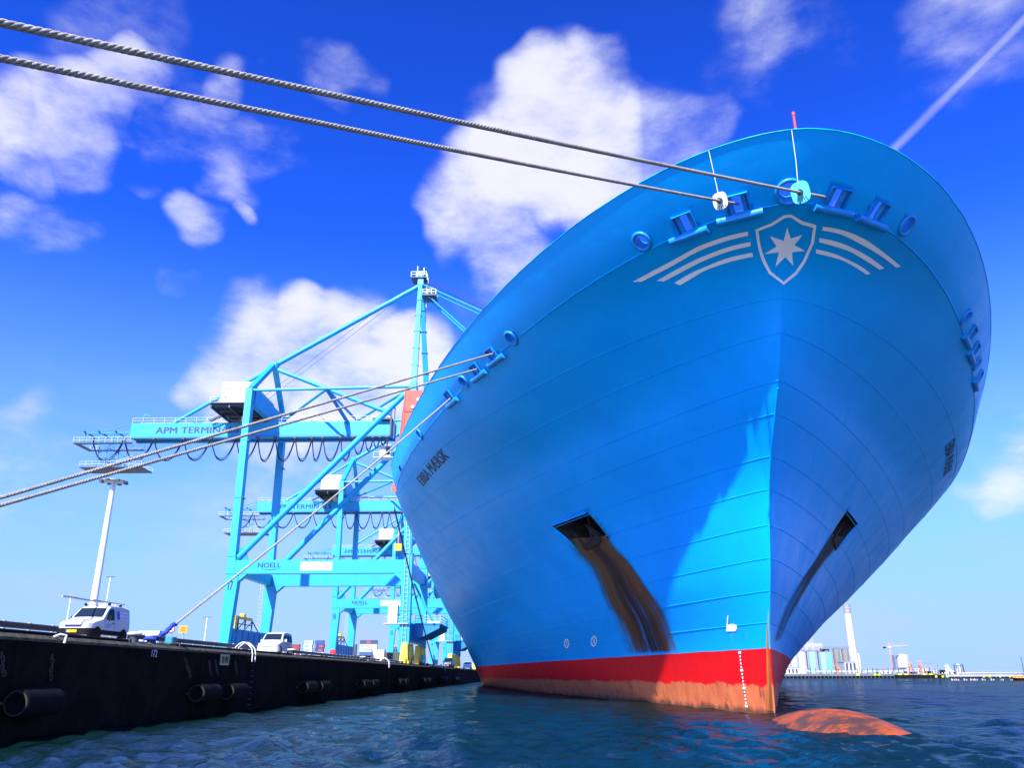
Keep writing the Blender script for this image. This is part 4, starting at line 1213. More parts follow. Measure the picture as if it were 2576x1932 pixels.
    MB().box((-21.2, YC - 1.7, 71.6), (-18.6, YC + 1.7, 71.9)).build('sheave_platform', DS, t)
    for (x0, x1, z) in ((-23.6, -20.6, 75.75), (-21.2, -18.6, 71.9)):
        for yy in (YC - 1.5, YC + 1.5):
            r_ = MB()
            for zz in (.55, 1.1): r_.bar((x0, yy, z + zz), (x1, yy, z + zz), .06)
            for k in range(4): r_.bar((x0 + (x1 - x0) * k / 3, yy, z), (x0 + (x1 - x0) * k / 3, yy, z + 1.1), .06)
            r_.build('handrail', ST, mp)
    r_ = MB()
    r_.bar((-22.6, YC, 75.7), (-22.6, YC, 78.8), .12).bar((-21.3, YC, 75.7), (-21.3, YC, 78.4), .2)
    for k in range(12): r_.bar((-20.6, YC - .3, 67 + k * .8), (-20.6, YC + .3, 67 + k * .8), .05)
    r_.bar((-20.6, YC - .3, 66.5), (-20.6, YC - .3, 77), .06).bar((-20.6, YC + .3, 66.5), (-20.6, YC + .3, 77), .06)
    r_.build('mast_ladder', ST, mp)
    MB().lathe((-19.8, YC - .9, 72.9), (0, 1, 0), [(.1, 0), (.95, .1), (.95, .4), (.1, .5)], 18).lathe((-19.8, YC + .4, 72.9), (0, 1, 0), [(.1, 0), (.95, .1), (.95, .4), (.1, .5)], 18).build('sheave', DS, mp)
    # horizontal bracing at the top level
    for a, b in (((-49.6, YR - .8, 49.6), (-36.3, YF + .2, 49.5)), ((-36.3, YF + .2, 49.5), (-35.0, YR - .2, 49.6)), ((-35.0, YR - .2, 49.6), (-21.6, YF + .6, 49.6))):
        MB().tube(a, b, .25, 12).build('top_brace', P, t)
    MB().bar((-36.3, YF + .3, 49.4), (-34.0, 143.4, 45.6), .5, .4).build('top_brace', P2, t)
    MB().bar((-35.0, YR - .3, 49.4), (-33.0, 146.6, 45.6), .5, .4).build('top_brace', P2, t)
    # machinery house
    hx0, hx1, hy0, hy1 = -56.3, -50.7, 138.0, 151.0
    h = MB().box((hx0, hy0, 47.9), (hx1, hy1, 52.1)).build('machinery_house', mat('house_white', (0.46, 0.46, 0.45), 0.5, var=0.08, scale=.5), t, bevel=.22)
    MB().box((hx0 + .1, hy0 - .03, 50.0), (hx1 - .1, hy0 + .1, 50.08)).build('seam_strip', ST, h)
    MB().box((hx0 + 2.1, hy0 - .02, 48.0), (hx0 + 2.16, hy0 + .1, 50.0)).build('seam_strip', ST, h)
    MB().lathe((hx0 + .9, hy0 - .04, 49.1), (0, 1, 0), [(.16, 0), (.16, .1)], 12).build('vent', DS, h)
    MB().box((hx1 - 1.0, hy0 - .04, 48.8), (hx1 - .5, hy0 + .1, 49.3)).build('hatch', ST, h)
    text_part('APM TERMINALS', (hx0 + .8, hy0 - .045, 50.45), (1, 0, 0), (0, 0, 1), .42, 4.2, mat('pale_house_lettering', (0.16, 0.19, 0.24), 0.6), h)
    pf = MB().box((-57.6, 136.6, 47.55), (-50.3, 152.2, 47.75)).build('house_platform', DS, t)
    pr = MB()
    for k in range(6): pr.bar((-57.5, 137.2 + 2.9 * k, 47.35), (-50.4, 137.2 + 2.9 * k, 47.35), .3, .4)
    for x in (-57.3, -54, -50.6): pr.bar((x, 136.7, 47.0), (x, 152.1, 47.0), .3, .45)
    pr.build('platform_beam', DS, pf)
    pr = MB()
    for z in (48.3, 48.8): pr.bar((-57.55, 136.65, z), (-57.55, 152, z), .05).bar((-57.55, 136.65, z), (-50.4, 136.65, z), .05)
    for k in range(8): pr.bar((-57.55, 136.7 + 2.1 * k, 47.7), (-57.55, 136.7 + 2.1 * k, 48.8), .05)
    for k in range(5): pr.bar((-57.5 + 1.7 * k, 136.65, 47.7), (-57.5 + 1.7 * k, 136.65, 48.8), .05)
    pr.build('handrail', ST, pf)
    MB().lathe((-53.2, 143.0, 46.0), (0, 0, 1), [(.75, 0), (.75, 1.0)], 16).build('support_drum', mat('cream_paint', (0.62, 0.58, 0.45), 0.5), pf)
    stp = MB()
    for s_ in (-.4, .4): stp.bar((-59.6, 142.5 + s_, 46.05), (-56.4, 142.5 + s_, 47.6), .08, .25).bar((-59.6, 142.5 + s_, 47.05), (-56.4, 142.5 + s_, 48.6), .05)
    for k in range(9): stp.box((-59.5 + .36 * k, 142.1, 46.1 + .175 * k), (-59.25 + .36 * k, 142.9, 46.14 + .175 * k))
    stp.build('stair', DS, t)
    # rear maintenance frame with hanging platforms
    ef = MB().box((-84.3, 142.0, 41.9), (-73.5, 142.9, 42.0)).box((-84.3, 147.1, 41.9), (-73.5, 148.0, 42.0)).box((-84.3, 142.9, 41.9), (-83.4, 147.1, 42.0)).build('rear_platform', DS, t)
    for yy in (142.0, 148.0):
        er = MB()
        for zz in (42.5, 43.0): er.bar((-84.3, yy, zz), (-73.5, yy, zz), .06)
        for k in range(10): er.bar((-84.2 + 1.18 * k, yy, 42), (-84.2 + 1.18 * k, yy, 43.0), .05)
        er.build('handrail', ST, ef)
    ep = MB()
    for yy in (143.5, 146.5):
        ep.bar((-83.0, yy, 44.2), (-74.7, yy, 44.2), .28).bar((-83.0, yy, 42), (-83.0, yy, 44.3), .22).bar((-80.6, yy, 42), (-82.9, yy, 44.2), .16).bar((-77.6, yy, 42), (-77.6, yy, 44.2), .2).bar((-80.6, yy, 42), (-77.7, yy, 44.2), .14)
    for x in (-83, -80.3, -77.2): ep.bar((x, 142.6, 44.35), (x, 147.4, 44.35), .22)
    ep.bar((-80.5, 143.5, 44.3), (-74.7, 143.5, 45.9), .14).bar((-80.5, 146.5, 44.3), (-74.7, 146.5, 45.9), .14)
    ep.build('rear_frame', P2, ef)
    for yy in (143.6, 146.4):
        el = MB()
        for x in (-80.0, -76.2): el.bar((x, yy, 37.6), (x, yy, 42), .12)
        for k in range(3): el.bar((-80.0, yy, 37.6 + 1.45 * k), (-76.2, yy, 39.05 + 1.45 * k), .09).bar((-76.2, yy, 37.6 + 1.45 * k), (-80.0, yy, 39.05 + 1.45 * k), .09)
        el.build('hanger_lattice', P2, ef)
    lp = MB().box((-82.6, 142.6, 37.45), (-71.2, 147.4, 37.6)).build('lower_platform', DS, ef)
    lr = MB()
    for yy in (142.6, 147.4):
        for zz in (38.1, 38.6): lr.bar((-82.6, yy, zz), (-71.2, yy, zz), .055)
        for k in range(11): lr.bar((-82.6 + 1.14 * k, yy, 37.6), (-82.6 + 1.14 * k, yy, 38.6), .05)
    lr.bar((-71.2, 142.6, 38.6), (-71.2, 147.4, 38.6), .055).bar((-76, 142.6, 38.6), (-73, 142.6, 39.6), .07)
    lr.build('handrail', ST, lp)
    # festoon cables
    FX = [-81.3, -75.35, -69.83, -64.32, -59.22, -54.53, -50.52, -47.32, -43.59, -40.45, -38.5, -35.2, -32.9, -30.7, -29.2, -27.9, -26.7]
    for a, b in zip(FX[:-1], FX[1:]):
        mb = MB(); w = b - a; dep = (4.3 if w > 4 else 4.6) if b < -32 else 4.4 - (b + 33) * .42
        dep = max(dep, 1.6)
        for k, (dy, dd) in enumerate(((0, 0), (.18, -.18), (-.15, -.35))):
            pts = [(a + w * u, 143.2 + dy, 43.0 - (dep + dd) * (1 - abs(2 * u - 1) ** 2.3)) for u in np.linspace(0.02, .98, 21)]
            mb.path(pts, .075, 5)
        mb.build('festoon_cable', M_CABLE(), t, smooth=70)
    for a in FX: MB().box((a - .25, 142.9, 42.75), (a + .25, 143.5, 43.05)).build('cable_trolley', DS, t)
    # driver's cab with trolley
    cb = MB().box((-28.0, 143.8, 39.2), (-26.0, 146.2, 41.7)).build('driver_cab', mat('cab_cream', (0.62, 0.60, 0.52), 0.5), t, bevel=.08)
    MB().box((-26.9, 143.74, 39.7), (-26.1, 143.81, 41.2)).build('window', M_GLASS(), cb)
    MB().bar((-29, 143.2, 39.1), (-25.4, 143.2, 39.1), .12).bar((-29, 143.2, 40.1), (-25.4, 143.2, 40.1), .06).bar((-27, 145, 41.7), (-27, 145, 43), .5).bar((-29, 143.2, 39.1), (-29, 143.2, 40.1), .06).build('cab_walkway', ST, cb)
    MB().box((-29.4, 142.6, 46.1), (-25.8, 147.4, 46.4)).bar((-26, 142.7, 43), (-26, 142.7, 49), .3).bar((-25.4, 142.9, 42), (-25.4, 142.9, 48.4), .2).build('hinge_frame', DS, t)
    # lettering, boards
    text_part('NOELL', (-45.1, YF - .715, 18.34), (1, 0, 0), (0, 0, 1), .80, 3.75, NV, t, spacing=1.02, bold=.03)
    sw = MB(); A_ = [(-44.6 + 3.2 * u, 18.16 - .20 * math.sin(math.pi * u)) for u in np.linspace(0, 1, 14)]; B_ = [(-44.6 + 3.2 * u, 18.18 - .10 * math.sin(math.pi * u)) for u in np.linspace(0, 1, 14)]
    sw.v = [(x, YF - .715, z) for x, z in A_ + B_]; sw.f = [(i, i + 1, 14 + i + 1, 14 + i) for i in range(13)]; sw.build('logo_swoosh', NV, t, smooth=0)
    bd = MB().box((-38.1, YF - .76, 17.85), (-32.9, YF - .71, 19.2)).build('notice_board', W, t)
    nl = MB()
    for r in range(3):
        for (x0, x1) in ((-37.8, -35.6), (-35.0, -33.2)): nl.box((x0, YF - .768, 18.12 + .34 * r), (x1 - .2 * (r % 2), YF - .764, 18.22 + .34 * r))
    nl.build('notice_lines', mat('faint_print', (0.5, 0.52, 0.55), .6), bd)
    lad = MB()
    for x in (-20.95, -20.35): lad.bar((x, YF - .95, 6.4), (x, YF - .95, 40), .06)
    for k in range(48): lad.bar((-20.95, YF - .95, 6.6 + .7 * k), (-20.35, YF - .95, 6.6 + .7 * k), .04)
    lad.build('ladder', ST, t)
    lad = MB()
    for x in (-51.3, -50.8): lad.bar((x, YR + .5, 5), (x, YR + .5, 19), .05)
    for k in range(20): lad.bar((-51.3, YR + .5, 5.2 + .7 * k), (-50.8, YR + .5, 5.2 + .7 * k), .05)
    lad.build('ladder', ST, t)
    # waterside platform
    wp = MB().box((-19.68, 138.6, 9.55), (-15.4, 151.5, 9.8)).build('waterside_platform', P2, t)
    MB().prism([(-19.69, 138.7, 9.549), (-15.6, 138.7, 9.549), (-15.6, 138.7, 9.0), (-18.4, 138.7, 7.6), (-19.69, 138.7, 7.6)], (0, .4, 0)).build('bracket', P2, wp)
    MB().prism([(-19.69, 150.8, 9.549), (-15.6, 150.8, 9.549), (-15.6, 150.8, 9.0), (-18.4, 150.8, 7.6), (-19.69, 150.8, 7.6)], (0, .4, 0)).build('bracket', P2, wp)
    wrm = MB()
    for zz in (10.1, 10.5, 11.0):
        wrm.bar((-19.6, 138.65, zz), (-15.45, 138.65, zz), .08).bar((-15.45, 138.65, zz), (-15.45, 151.4, zz), .08)
    for k in range(5): wrm.bar((-19.6 + 1.04 * k, 138.65, 9.8), (-19.6 + 1.04 * k, 138.65, 11.0), .07)
    for k in range(8): wrm.bar((-15.45, 138.7 + 1.8 * k, 9.8), (-15.45, 138.7 + 1.8 * k, 11.0), .07)
    wrm.build('handrail', ST, wp)
    MB().bar((-19.85, 137.6, 16.0), (-16.6, 138.3, 10.0), .45, .3).build('platform_strut', P, t)
    cb2 = MB().box((-23.4, YF - .6, 9.6), (-21.9, YF + .9, 12.4)).build('electrical_cabin', W, t, bevel=.05)
    MB().box((-24.0, YF - 1.2, 9.4), (-20.0, YF + 1.0, 9.58)).bar((-23.9, YF - 1.15, 10.5), (-20.1, YF - 1.15, 10.5), .05).bar((-23.9, YF - 1.15, 10.0), (-20.1, YF - 1.15, 10.0), .05).build('cabin_walkway', ST, cb2)
    # yellow rail clamp machine on the landside sill
    yl = MB().box((-50.0, 138.2, 8.901), (-49.2, 139.0, 11.1)).bar((-49.6, 138.6, 10.9), (-49.6, 147.0, 10.9), .5, .45).box((-49.9, 142.0, 11.1), (-49.2, 143.0, 11.6)).build('rail_clamp', YL, t)
    yf = MB()
    for y in (140.0, 143.5, 147.0): yf.bar((-49.4, y, 8.9), (-49.4, y, 10.8), .2)
    yf.bar((-49.4, 140, 8.9), (-49.4, 143.5, 10.7), .12).bar((-49.4, 147, 10.7), (-49.4, 151, 8.9), .14).bar((-49.4, 143.5, 9), (-49.4, 147, 10.6), .1).bar((-49.4, 139.5, 9.9), (-49.4, 147, 9.9), .14)
    yf.build('clamp_frame', DS, yl)
    # spreader hook on the waterside face
    MB().box((-22.6, 133.0, 20.8), (-21.5, 133.6, 21.9)).build('hook_block', YL, t)
    hb = MB().bar((-22.1, 133.3, 21.9), (-22.1, 133.3, 24.2), .14)
    hb.build('hook_rope', mat('orange_paint', (0.7, 0.16, 0.02), .5), t)
    return t


def number_part(s, parent, local_off=True):
    w = .72
    return text_part(s, (-49.62 - CR.x, YF - .765 - CR.y, 14.75 - CR.z), (1, 0, 0), (0, 0, 1), 1.45, w, M_NAVY(), parent, 'leg_number', local=True, bold=.04)


crane = build_crane(); CRZ = CR.z + .2; crane.location.z = CRZ
CY = [(73.0, '16', 'light blue quay crane marked 16, second in the row behind crane 17'),
      (158.0, '15', 'light blue quay crane marked 15, third in the row'),
      (274.0, '14', 'light blue quay crane marked 14, mostly hidden behind the ship bow'),
      (331.0, '13', 'light blue quay crane marked 13, farthest of the row')]
for dy, no, lab in CY:
    c = copy_tree(crane); c.location = (CR.x, CR.y + dy, CRZ); c['label'] = lab
    number_part(no, c)
number_part('17', crane)


# ------------------------------------------------------------------ vehicles (local: front at -y)
def van(label, loc, kind='berlingo', sc=1.0, cat='van', glassy=None, dark=False):
    t = thing('parked_van' if cat == 'van' else 'parked_car', label, cat, loc, 'vehicles parked on the quay', 0.0, sc)
    L = 4.15; W2 = .86; zb = .34
    if kind == 'berlingo': tp = [(0, .72), (.08, .86), (.45, .98), (.95, 1.08), (1.15, 1.14), (1.75, 1.68), (2.0, 1.80), (2.6, 1.84), (3.4, 1.83), (4.0, 1.77), (4.15, 1.62)]
    elif kind == 'kangoo': tp = [(0, .70), (.07, .84), (.40, .96), (.85, 1.06), (1.02, 1.14), (1.62, 1.70), (1.95, 1.82), (2.6, 1.86), (3.5, 1.84), (4.02, 1.74), (4.15, 1.50)]
    else: tp = [(0, .66), (.08, .82), (.6, .94), (1.2, 1.0), (1.35, 1.05), (2.0, 1.50), (2.3, 1.58), (2.9, 1.58), (3.3, 1.52), (3.8, 1.2), (4.15, 1.0)]
    ys = np.unique(np.concatenate([np.linspace(0, L, 36), [a for a, b in tp]])); TPY, TPZ = zip(*tp)
    def ztop(y): return float(np.interp(y, TPY, TPZ))
    def wid(y, z):
        w = W2 * (1 - .30 * max(0, (.40 - y) / .40) ** 2.2) * (1 - .10 * max(0, (y - (L - .3)) / .3) ** 2)
        belt = 1.02
        if z > belt: w -= (z - belt) * .17
        if z < .5: w -= (.5 - z) * .12
        return w
    body = M_CAR() if not dark else mat('dark_car_paint', (0.02, 0.022, 0.026), .3, coat=.5, var=.05)
    mb = MB(); nr = 12
    for y in ys:
        zt = ztop(y); ring = []
        for k in range(nr): z = zb + (zt - .05 - zb) * k / (nr - 1); ring.append((wid(y, z), z))
        wt = ring[-1][0]
        ring += [(wt - .05, zt - .012), (wt - .18, zt + .006), (wt * .5, zt + .022), (0, zt + .028)]
        full = [(-x, y - L / 2, z) for x, z in ring] + [(x, y - L / 2, z) for x, z in ring[-2::-1]]
        mb.v += full
    m_ = len(full); n_ = len(ys)
    for i in range(n_ - 1):
        for j in range(m_ - 1): k = i * m_ + j; mb.f.append((k, k + 1, k + m_ + 1, k + m_))
        mb.f.append((i * m_ + m_ - 1, i * m_, (i + 1) * m_, (i + 1) * m_ + m_ - 1))
    mb.f.append(tuple(range(m_))); mb.f.append(tuple(range((n_ - 1) * m_, n_ * m_))[::-1])
    bo = mb.build('body', body, t, smooth=38, local=True)
    G_ = M_GLASS(); DK = M_BLACK()
    def side_patch(name, outline, m, off=.012, s_=1, parent=None, sub=1):
        b_ = MB(); pts = [(s_ * (wid(y, z) + off), y - L / 2, z) for y, z in outline]; b_.v = pts; b_.f = [tuple(range(len(pts)))]
        return b_.build(name, m, parent or t, smooth=0, local=True)
    def front_strip(name, u0, u1, y0, y1, m, off=.012, wfr=1.0, parent=None):
        b_ = MB(); nu, nv = 10, 6
        for i in range(nv + 1):
            y = y0 + (y1 - y0) * i / nv; z = ztop(y)
            for j in range(nu + 1):
                u = u0 + (u1 - u0) * j / nu; wt = wid(y, z - .05) - .10; x = u * wt * wfr
                b_.v.append((x, y - L / 2 - off * .6, z + .028 * (1 - (x / W2) ** 2) + off))
        for i in range(nv):
            for j in range(nu): k = i * (nu + 1) + j; b_.f.append((k, k + 1, k + nu + 2, k + nu + 1))
        return b_.build(name, m, parent or t, smooth=60, local=True)
    wy0, wy1 = (1.20, 1.72) if kind == 'berlingo' else (1.08, 1.60) if kind == 'kangoo' else (1.42, 1.98)
    front_strip('windscreen', -.98, .98, wy0, wy1, G_)
    zr = ztop(2.6)
    for s_ in (-1, 1):
        if kind == 'car':
            side_patch('side_window', [(1.75, 1.08), (2.6, 1.08), (2.6, 1.46), (2.2, 1.46)], G_, s_=s_); side_patch('side_window', [(2.7, 1.08), (3.35, 1.08), (3.1, 1.42), (2.7, 1.46)], G_, s_=s_)
        else:
            side_patch('door_window', [(1.46, 1.10), (2.30, 1.10), (2.30, 1.58), (2.20, 1.66), (1.95, 1.66), (1.72, 1.52)], G_, s_=s_)
            if kind == 'kangoo':
                side_patch('side_window', [(2.42, 1.10), (3.15, 1.10), (3.15, 1.62), (2.42, 1.64)], G_, s_=s_); side_patch('side_window', [(3.27, 1.10), (3.95, 1.10), (3.85, 1.58), (3.27, 1.62)], G_, s_=s_)
        MB().box((s_ * (W2 + .02), 1.55 - L / 2, 1.06), (s_ * (W2 + .22), 1.66 - L / 2, 1.28)).build('mirror', DK if kind == 'berlingo' else body, t, local=True, bevel=.03)
        MB().box((s_ * (W2 - .01), 2.12 - L / 2, .93), (s_ * (W2 + .03), 2.27 - L / 2, .97)).build('door_handle', DK, t, local=True)
        b_ = MB()
        for yy in (1.30, 2.36): b_.box((s_ * (W2 - .005), yy - L / 2, .45), (s_ * (W2 + .006), yy + .015 - L / 2, 1.05))
        b_.build('door_seam', DK, t, local=True)
        if kind == 'berlingo':
            side_patch('side_cladding', [(.9, .36), (3.7, .36), (3.7, .58), (.9, .58)], DK, s_=s_)
        # wheel arches and wheels
        for yy in (.72, 3.38):
            MB().lathe((s_ * (W2 - .10), yy - L / 2, .33), (s_, 0, 0), [(.0, .0), (.40, .0), (.40, .106), (.0, .106)], 22).build('wheel_arch', DK, t, local=True)
            wl = MB().lathe((s_ * (W2 - .16), yy - L / 2, .31), (s_, 0, 0), [(.16, 0), (.29, 0), (.31, .04), (.31, .15), (.29, .19), (.20, .19)], 22).build('wheel', DK, t, local=True)
            MB().lathe((s_ * (W2 - .16), yy - L / 2, .31), (s_, 0, 0), [(.02, .18), (.08, .185), (.2, .175), (.205, .16)], 18).build('rim', M_STEEL(), wl, local=True)
        # headlights
        hl = MB(); hp = [(.07, .70), (.10, .86), (.52, .93), (.60, .80), (.42, .70)]
        side_patch('headlight', hp, mat('headlamp_glass', (.55, .58, .62), .08, var=.1, spec=.9), s_=s_, off=.016)
        MB().box((s_ * .42, -L / 2 - .02, .70), (s_ * .60, -L / 2 + .05, .80)).build('headlight', MATS['headlamp_glass'], t, local=True, bevel=.02)
    # front: bumper, grille, plate
    b_ = MB(); pts = []
    for k, (z0_, z1_, o_) in enumerate(((.30, .62, .06),)):
        pr = [(-wid(.5, .5) - o_, .55), (-wid(.3, .5) - o_, .30), (-wid(.12, .5) - o_, .08), (-.55, -.05), (0, -.08), (.55, -.05), (wid(.12, .5) + o_, .08), (wid(.3, .5) + o_, .30), (wid(.5, .5) + o_, .55)]
        n = len(pr)
        b_.v = [(x, y - L / 2, z0_) for x, y in pr] + [(x, y - L / 2, z1_) for x, y in pr] + [(x * .9, y + .25 - L / 2, z1_ + .02) for x, y in pr]
        b_.f = [(i, i + 1, n + i + 1, n + i) for i in range(n - 1)] + [(n + i, n + i + 1, 2 * n + i + 1, 2 * n + i) for i in range(n - 1)]
    b_.build('bumper', DK if kind == 'berlingo' else body, t, smooth=50, local=True)
    g_ = MB()
    for z in ((.70, .76) if kind != 'kangoo' else (.66,)): g_.box((-.40, -L / 2 - .035, z), (.40, -L / 2 + .03, z + .025))
    g_.build('grille', DK, t, local=True)
    yel = mat('plate_yellow', (.78, .50, .01), .5, var=.05) if kind == 'berlingo' else M_WHITE()
    pl = MB().box((-.26, -L / 2 - .105, .42), (.26, -L / 2 - .085, .54)).build('number_plate', yel, t, local=True)
    if kind == 'berlingo':
        MB().box((-.26, -L / 2 - .109, .42), (-.21, -L / 2 - .104, .54)).build('plate_band', mat('eu_blue', (.02, .08, .5), .5), pl, local=True)
        text_part('3-VHD-33', (-.19, -L / 2 - .112, .445), (1, 0, 0), (0, 0, 1), .07, .42, DK, pl, 'plate_lettering', local=True)
        MB().bar((-.62, 1.95 - L / 2, 1.93), (.66, 1.95 - L / 2, 1.93), .05).bar((-.62, 3.1 - L / 2, 1.95), (.66, 3.1 - L / 2, 1.95), .05).build('roof_bar', M_STEEL(), t, local=True)
        for x in (-.60, .62):
            for yy in (1.95, 3.1): MB().box((x - .04, yy - .06 - L / 2, 1.82), (x + .06, yy + .06 - L / 2, 1.95)).build('rack_foot', DK, t, local=True)
        MB().tube((.45, .6 - L / 2, 2.0), (.45, 3.9 - L / 2, 2.0), .03, 8).tube((-.05, -1.3 - L / 2, 2.02), (-.05, 2.6 - L / 2, 2.02), .045, 8).build('roof_tube', M_STEEL(), t, local=True)
        sg = side_patch('side_sign', [(2.52, 1.16), (3.75, 1.16), (3.75, 1.58), (2.52, 1.58)], mat('sign_white', (.8, .8, .82), .5), off=.016)
        bl_ = mat('sign_blue', (.01, .06, .45), .5)
        side_patch('sign_band', [(2.55, 1.17), (2.83, 1.17), (2.83, 1.57), (2.55, 1.57)], bl_, off=.02, parent=sg)
        side_patch('sign_rule', [(2.88, 1.30), (3.72, 1.30), (3.72, 1.32), (2.88, 1.32)], bl_, off=.021, parent=sg)
        vs_, fs_ = text_geo('Mackay', .17, .74); q_ = MB()
        q_.v = [(wid(3, 1.36 + b) + .022, 2.92 + a - L / 2, 1.36 + b) for a, b in vs_]; q_.f = fs_; q_.build('sign_lettering', bl_, sg, smooth=0, local=True)
        vs_, fs_ = text_geo('ROTTERDAM', .075, .74); q_ = MB()
        q_.v = [(wid(3, 1.2 + b) + .022, 2.92 + a - L / 2, 1.20 + b) for a, b in vs_]; q_.f = fs_; q_.build('sign_lettering', bl_, sg, smooth=0, local=True)
        for k in range(3): side_patch('door_print', [(1.46, .86 - .085 * k), (2.1 - .15 * k, .86 - .085 * k), (2.1 - .15 * k, .885 - .085 * k), (1.46, .885 - .085 * k)], bl_, off=.014)
    return t


van('white van with roof rack, black bumper, yellow number plate and blue side sign', (-22.4, 42.7, QG), 'berlingo', 1.0)
van('white passenger van with side windows parked beyond the first bollards', (-22.5, 73.6, QG), 'kangoo', 1.06)
van('small white van parked right of the near yellow crane bogies', (-20.7, 153.0, QG), 'kangoo', 1.0)
van('dark pickup-like car facing the camera beside the far yellow bogies', (-20.6, 205.0, QG), 'kangoo', 1.25, 'car', dark=True)
van('white car parked farther along the quay, left one of the last two', (-20.6, 262.0, QG), 'car', 1.35, 'car')
van('white car parked closest to the ship side, right one of the last two', (-20.0, 300.0, QG), 'car', 1.5, 'car')


# ------------------------------------------------------------------ containers
def container(label, x0, y, z, L, col, name, text=None, tcol=None, star=False, w=2.44, h=2.6, patch=None):
    t = thing('shipping_container', label, 'container', (x0 + L / 2, y, z), 'stacked shipping containers')
    m = mat('container_' + name, col, .55, var=.15, scale=.6, stain=((col[0] * .4, col[1] * .4, col[2] * .4), .8, .55, .8, .5))
    mb = MB(); n = int(L / .3)
    pts = []
    for i in range(n + 1):
        xx = x0 + .1 + (L - .2) * i / n; d = .04 if i % 2 else 0
        pts.append((xx, d))
    for yy, s_ in ((y, 1), (y + w, -1)):
        k = len(mb.v)
        for xx, d in pts: mb.v += [(xx, yy + s_ * d, z + .12), (xx, yy + s_ * d, z + h - .12)]
        for i in range(n): mb.f.append((k + 2 * i, k + 2 * i + 2, k + 2 * i + 3, k + 2 * i + 1))
    mb.box((x0 + .06, y + .06, z + .1), (x0 + .1, y + w - .06, z + h - .1)).box((x0 + L - .1, y + .06, z + .1), (x0 + L - .06, y + w - .06, z + h - .1)).box((x0 + .1, y + .06, z + h - .12), (x0 + L - .1, y + w - .06, z + h - .06))
    mb.build('wall_panel', m, t, smooth=0)
    fr = MB()
    for yy in (y, y + w - .12):
        for zz in (z, z + h - .14): fr.box((x0 + .13, yy - .02, zz), (x0 + L - .13, yy + .14, zz + .14))
        for xx in (x0, x0 + L - .13): fr.box((xx, yy - .03, z), (xx + .13, yy + .15, z + h))
    for xx in (x0 + .02, x0 + L - .1):
        for zz in (z + .01, z + h - .13): fr.box((xx, y + .15, zz), (xx + .08, y + w - .15, zz + .12))
    fr.build('corner_frame', mat('container_frame_' + name, tuple(c * .8 for c in col), .6, var=.2), t)
    if star:
        ol = []
        for i in range(14):
            a = math.pi / 2 + 2 * math.pi * i / 14; r = .62 if i % 2 == 0 else .26; ol.append((x0 + 1.5 + r * math.cos(a), y - .045, z + h / 2 + r * math.sin(a)))
        MB().box((x0 + .7, y - .038, z + .5), (x0 + 2.3, y - .01, z + h - .5)).build('logo_square', mat('logo_blue', (.10, .42, .65), .5), t)
        b_ = MB(); b_.v = ol; b_.f = [tuple(range(14))]; b_.build('logo_star', M_WHITE(), t, smooth=0)
    if patch:
        MB().box((x0 + L * patch[0], y - .04, z + h * .28), (x0 + L * patch[1], y - .01, z + h * .72)).build('logo_patch', mat('logo_red', (.55, .05, .03), .5), t)
    if text: text_part(text, (x0 + L * .22, y - .05, z + h * .32), (1, 0, 0), (0, 0, 1), h * .36, L * .55, tcol or M_BLACK(), t)
    return t


GREY, NAVYC, MAROON = (.42, .44, .46), (.03, .045, .10), (.22, .035, .03)
yb = 600.0; K = yb / 230.0
terr = MB().box((-185, 590, QZ), (-95, 640, 14.6)); tag(terr.build('storage_terrace', M_CONC()), 'raised concrete terrace carrying the far container stacks', kind='structure')
def cx(x): return x * K
zA = 14.61
rows = [zA, zA + 2.62, zA + 5.24, zA + 7.86]
container('maroon container at the left end of the far stacks', cx(-67), yb, rows[2], 8.6, MAROON, 'maroon')
container('maroon container carrying the upper maroon one', cx(-67), yb, rows[1], 8.6, MAROON, 'maroon')
container('lowest maroon container at the left end', cx(-67), yb, rows[0], 8.6, MAROON, 'maroon')
for r, (nm, cl) in enumerate((('lower grey container in the stack left of crane leg 16', GREY), ('grey lettered container in the middle of the stack left of crane leg 16', GREY), ('grey container in the second tier left of crane leg 16', GREY), ('grey container topping the stack left of crane leg 16', GREY))):
    container(nm, cx(-62.6) + .4 * (r % 2), yb, rows[r], 6.06, cl, 'grey', 'MAERSK' if r != 0 else None, None, r != 0)
for r, (nm, cl, n_) in enumerate((('grey base container right beside crane leg 16', GREY, 'grey'), ('navy container with red patch low beside crane leg 16', NAVYC, 'navy'), ('navy container with red patch beside crane leg 16', NAVYC, 'navy'), ('plain navy container on top beside crane leg 16', (.02, .05, .22), 'blue'))):
    container(nm, cx(-59.3) - .5 * (r % 2), yb, rows[r], 6.06, cl, n_, None, None, r == 0, patch=(.45, .85, r == 2) if 0 < r < 3 else None)
for r, (nm, cl, n_) in enumerate((('blue container at the foot of the stack under crane 16', (.03, .09, .2), 'bluegrey'), ('grey container with pale star under the lettered one', GREY, 'grey'), ('grey container with large black lettering under crane 16', GREY, 'grey'), ('navy container with red patch crowning the stack under crane 16', NAVYC, 'navy'))):
    container(nm, cx(-47.3), yb, rows[r], 12.2, cl, n_, 'MAERSK' if r in (1, 2) else None, None, r in (1, 2), patch=(.38, .62, True) if r == 3 else None)
container('small dark container left of the lettered stack under crane 16', cx(-50.5), yb, rows[2], 6.06, (.05, .06, .08), 'dark', 'MAERSK', M_WHITE())
container('dark container below the small dark one under crane 16', cx(-50.5), yb, rows[1], 6.06, (.05, .06, .08), 'dark')
container('bottom dark container beside the lettered stack', cx(-50.5), yb, rows[0], 6.06, (.05, .06, .08), 'dark')

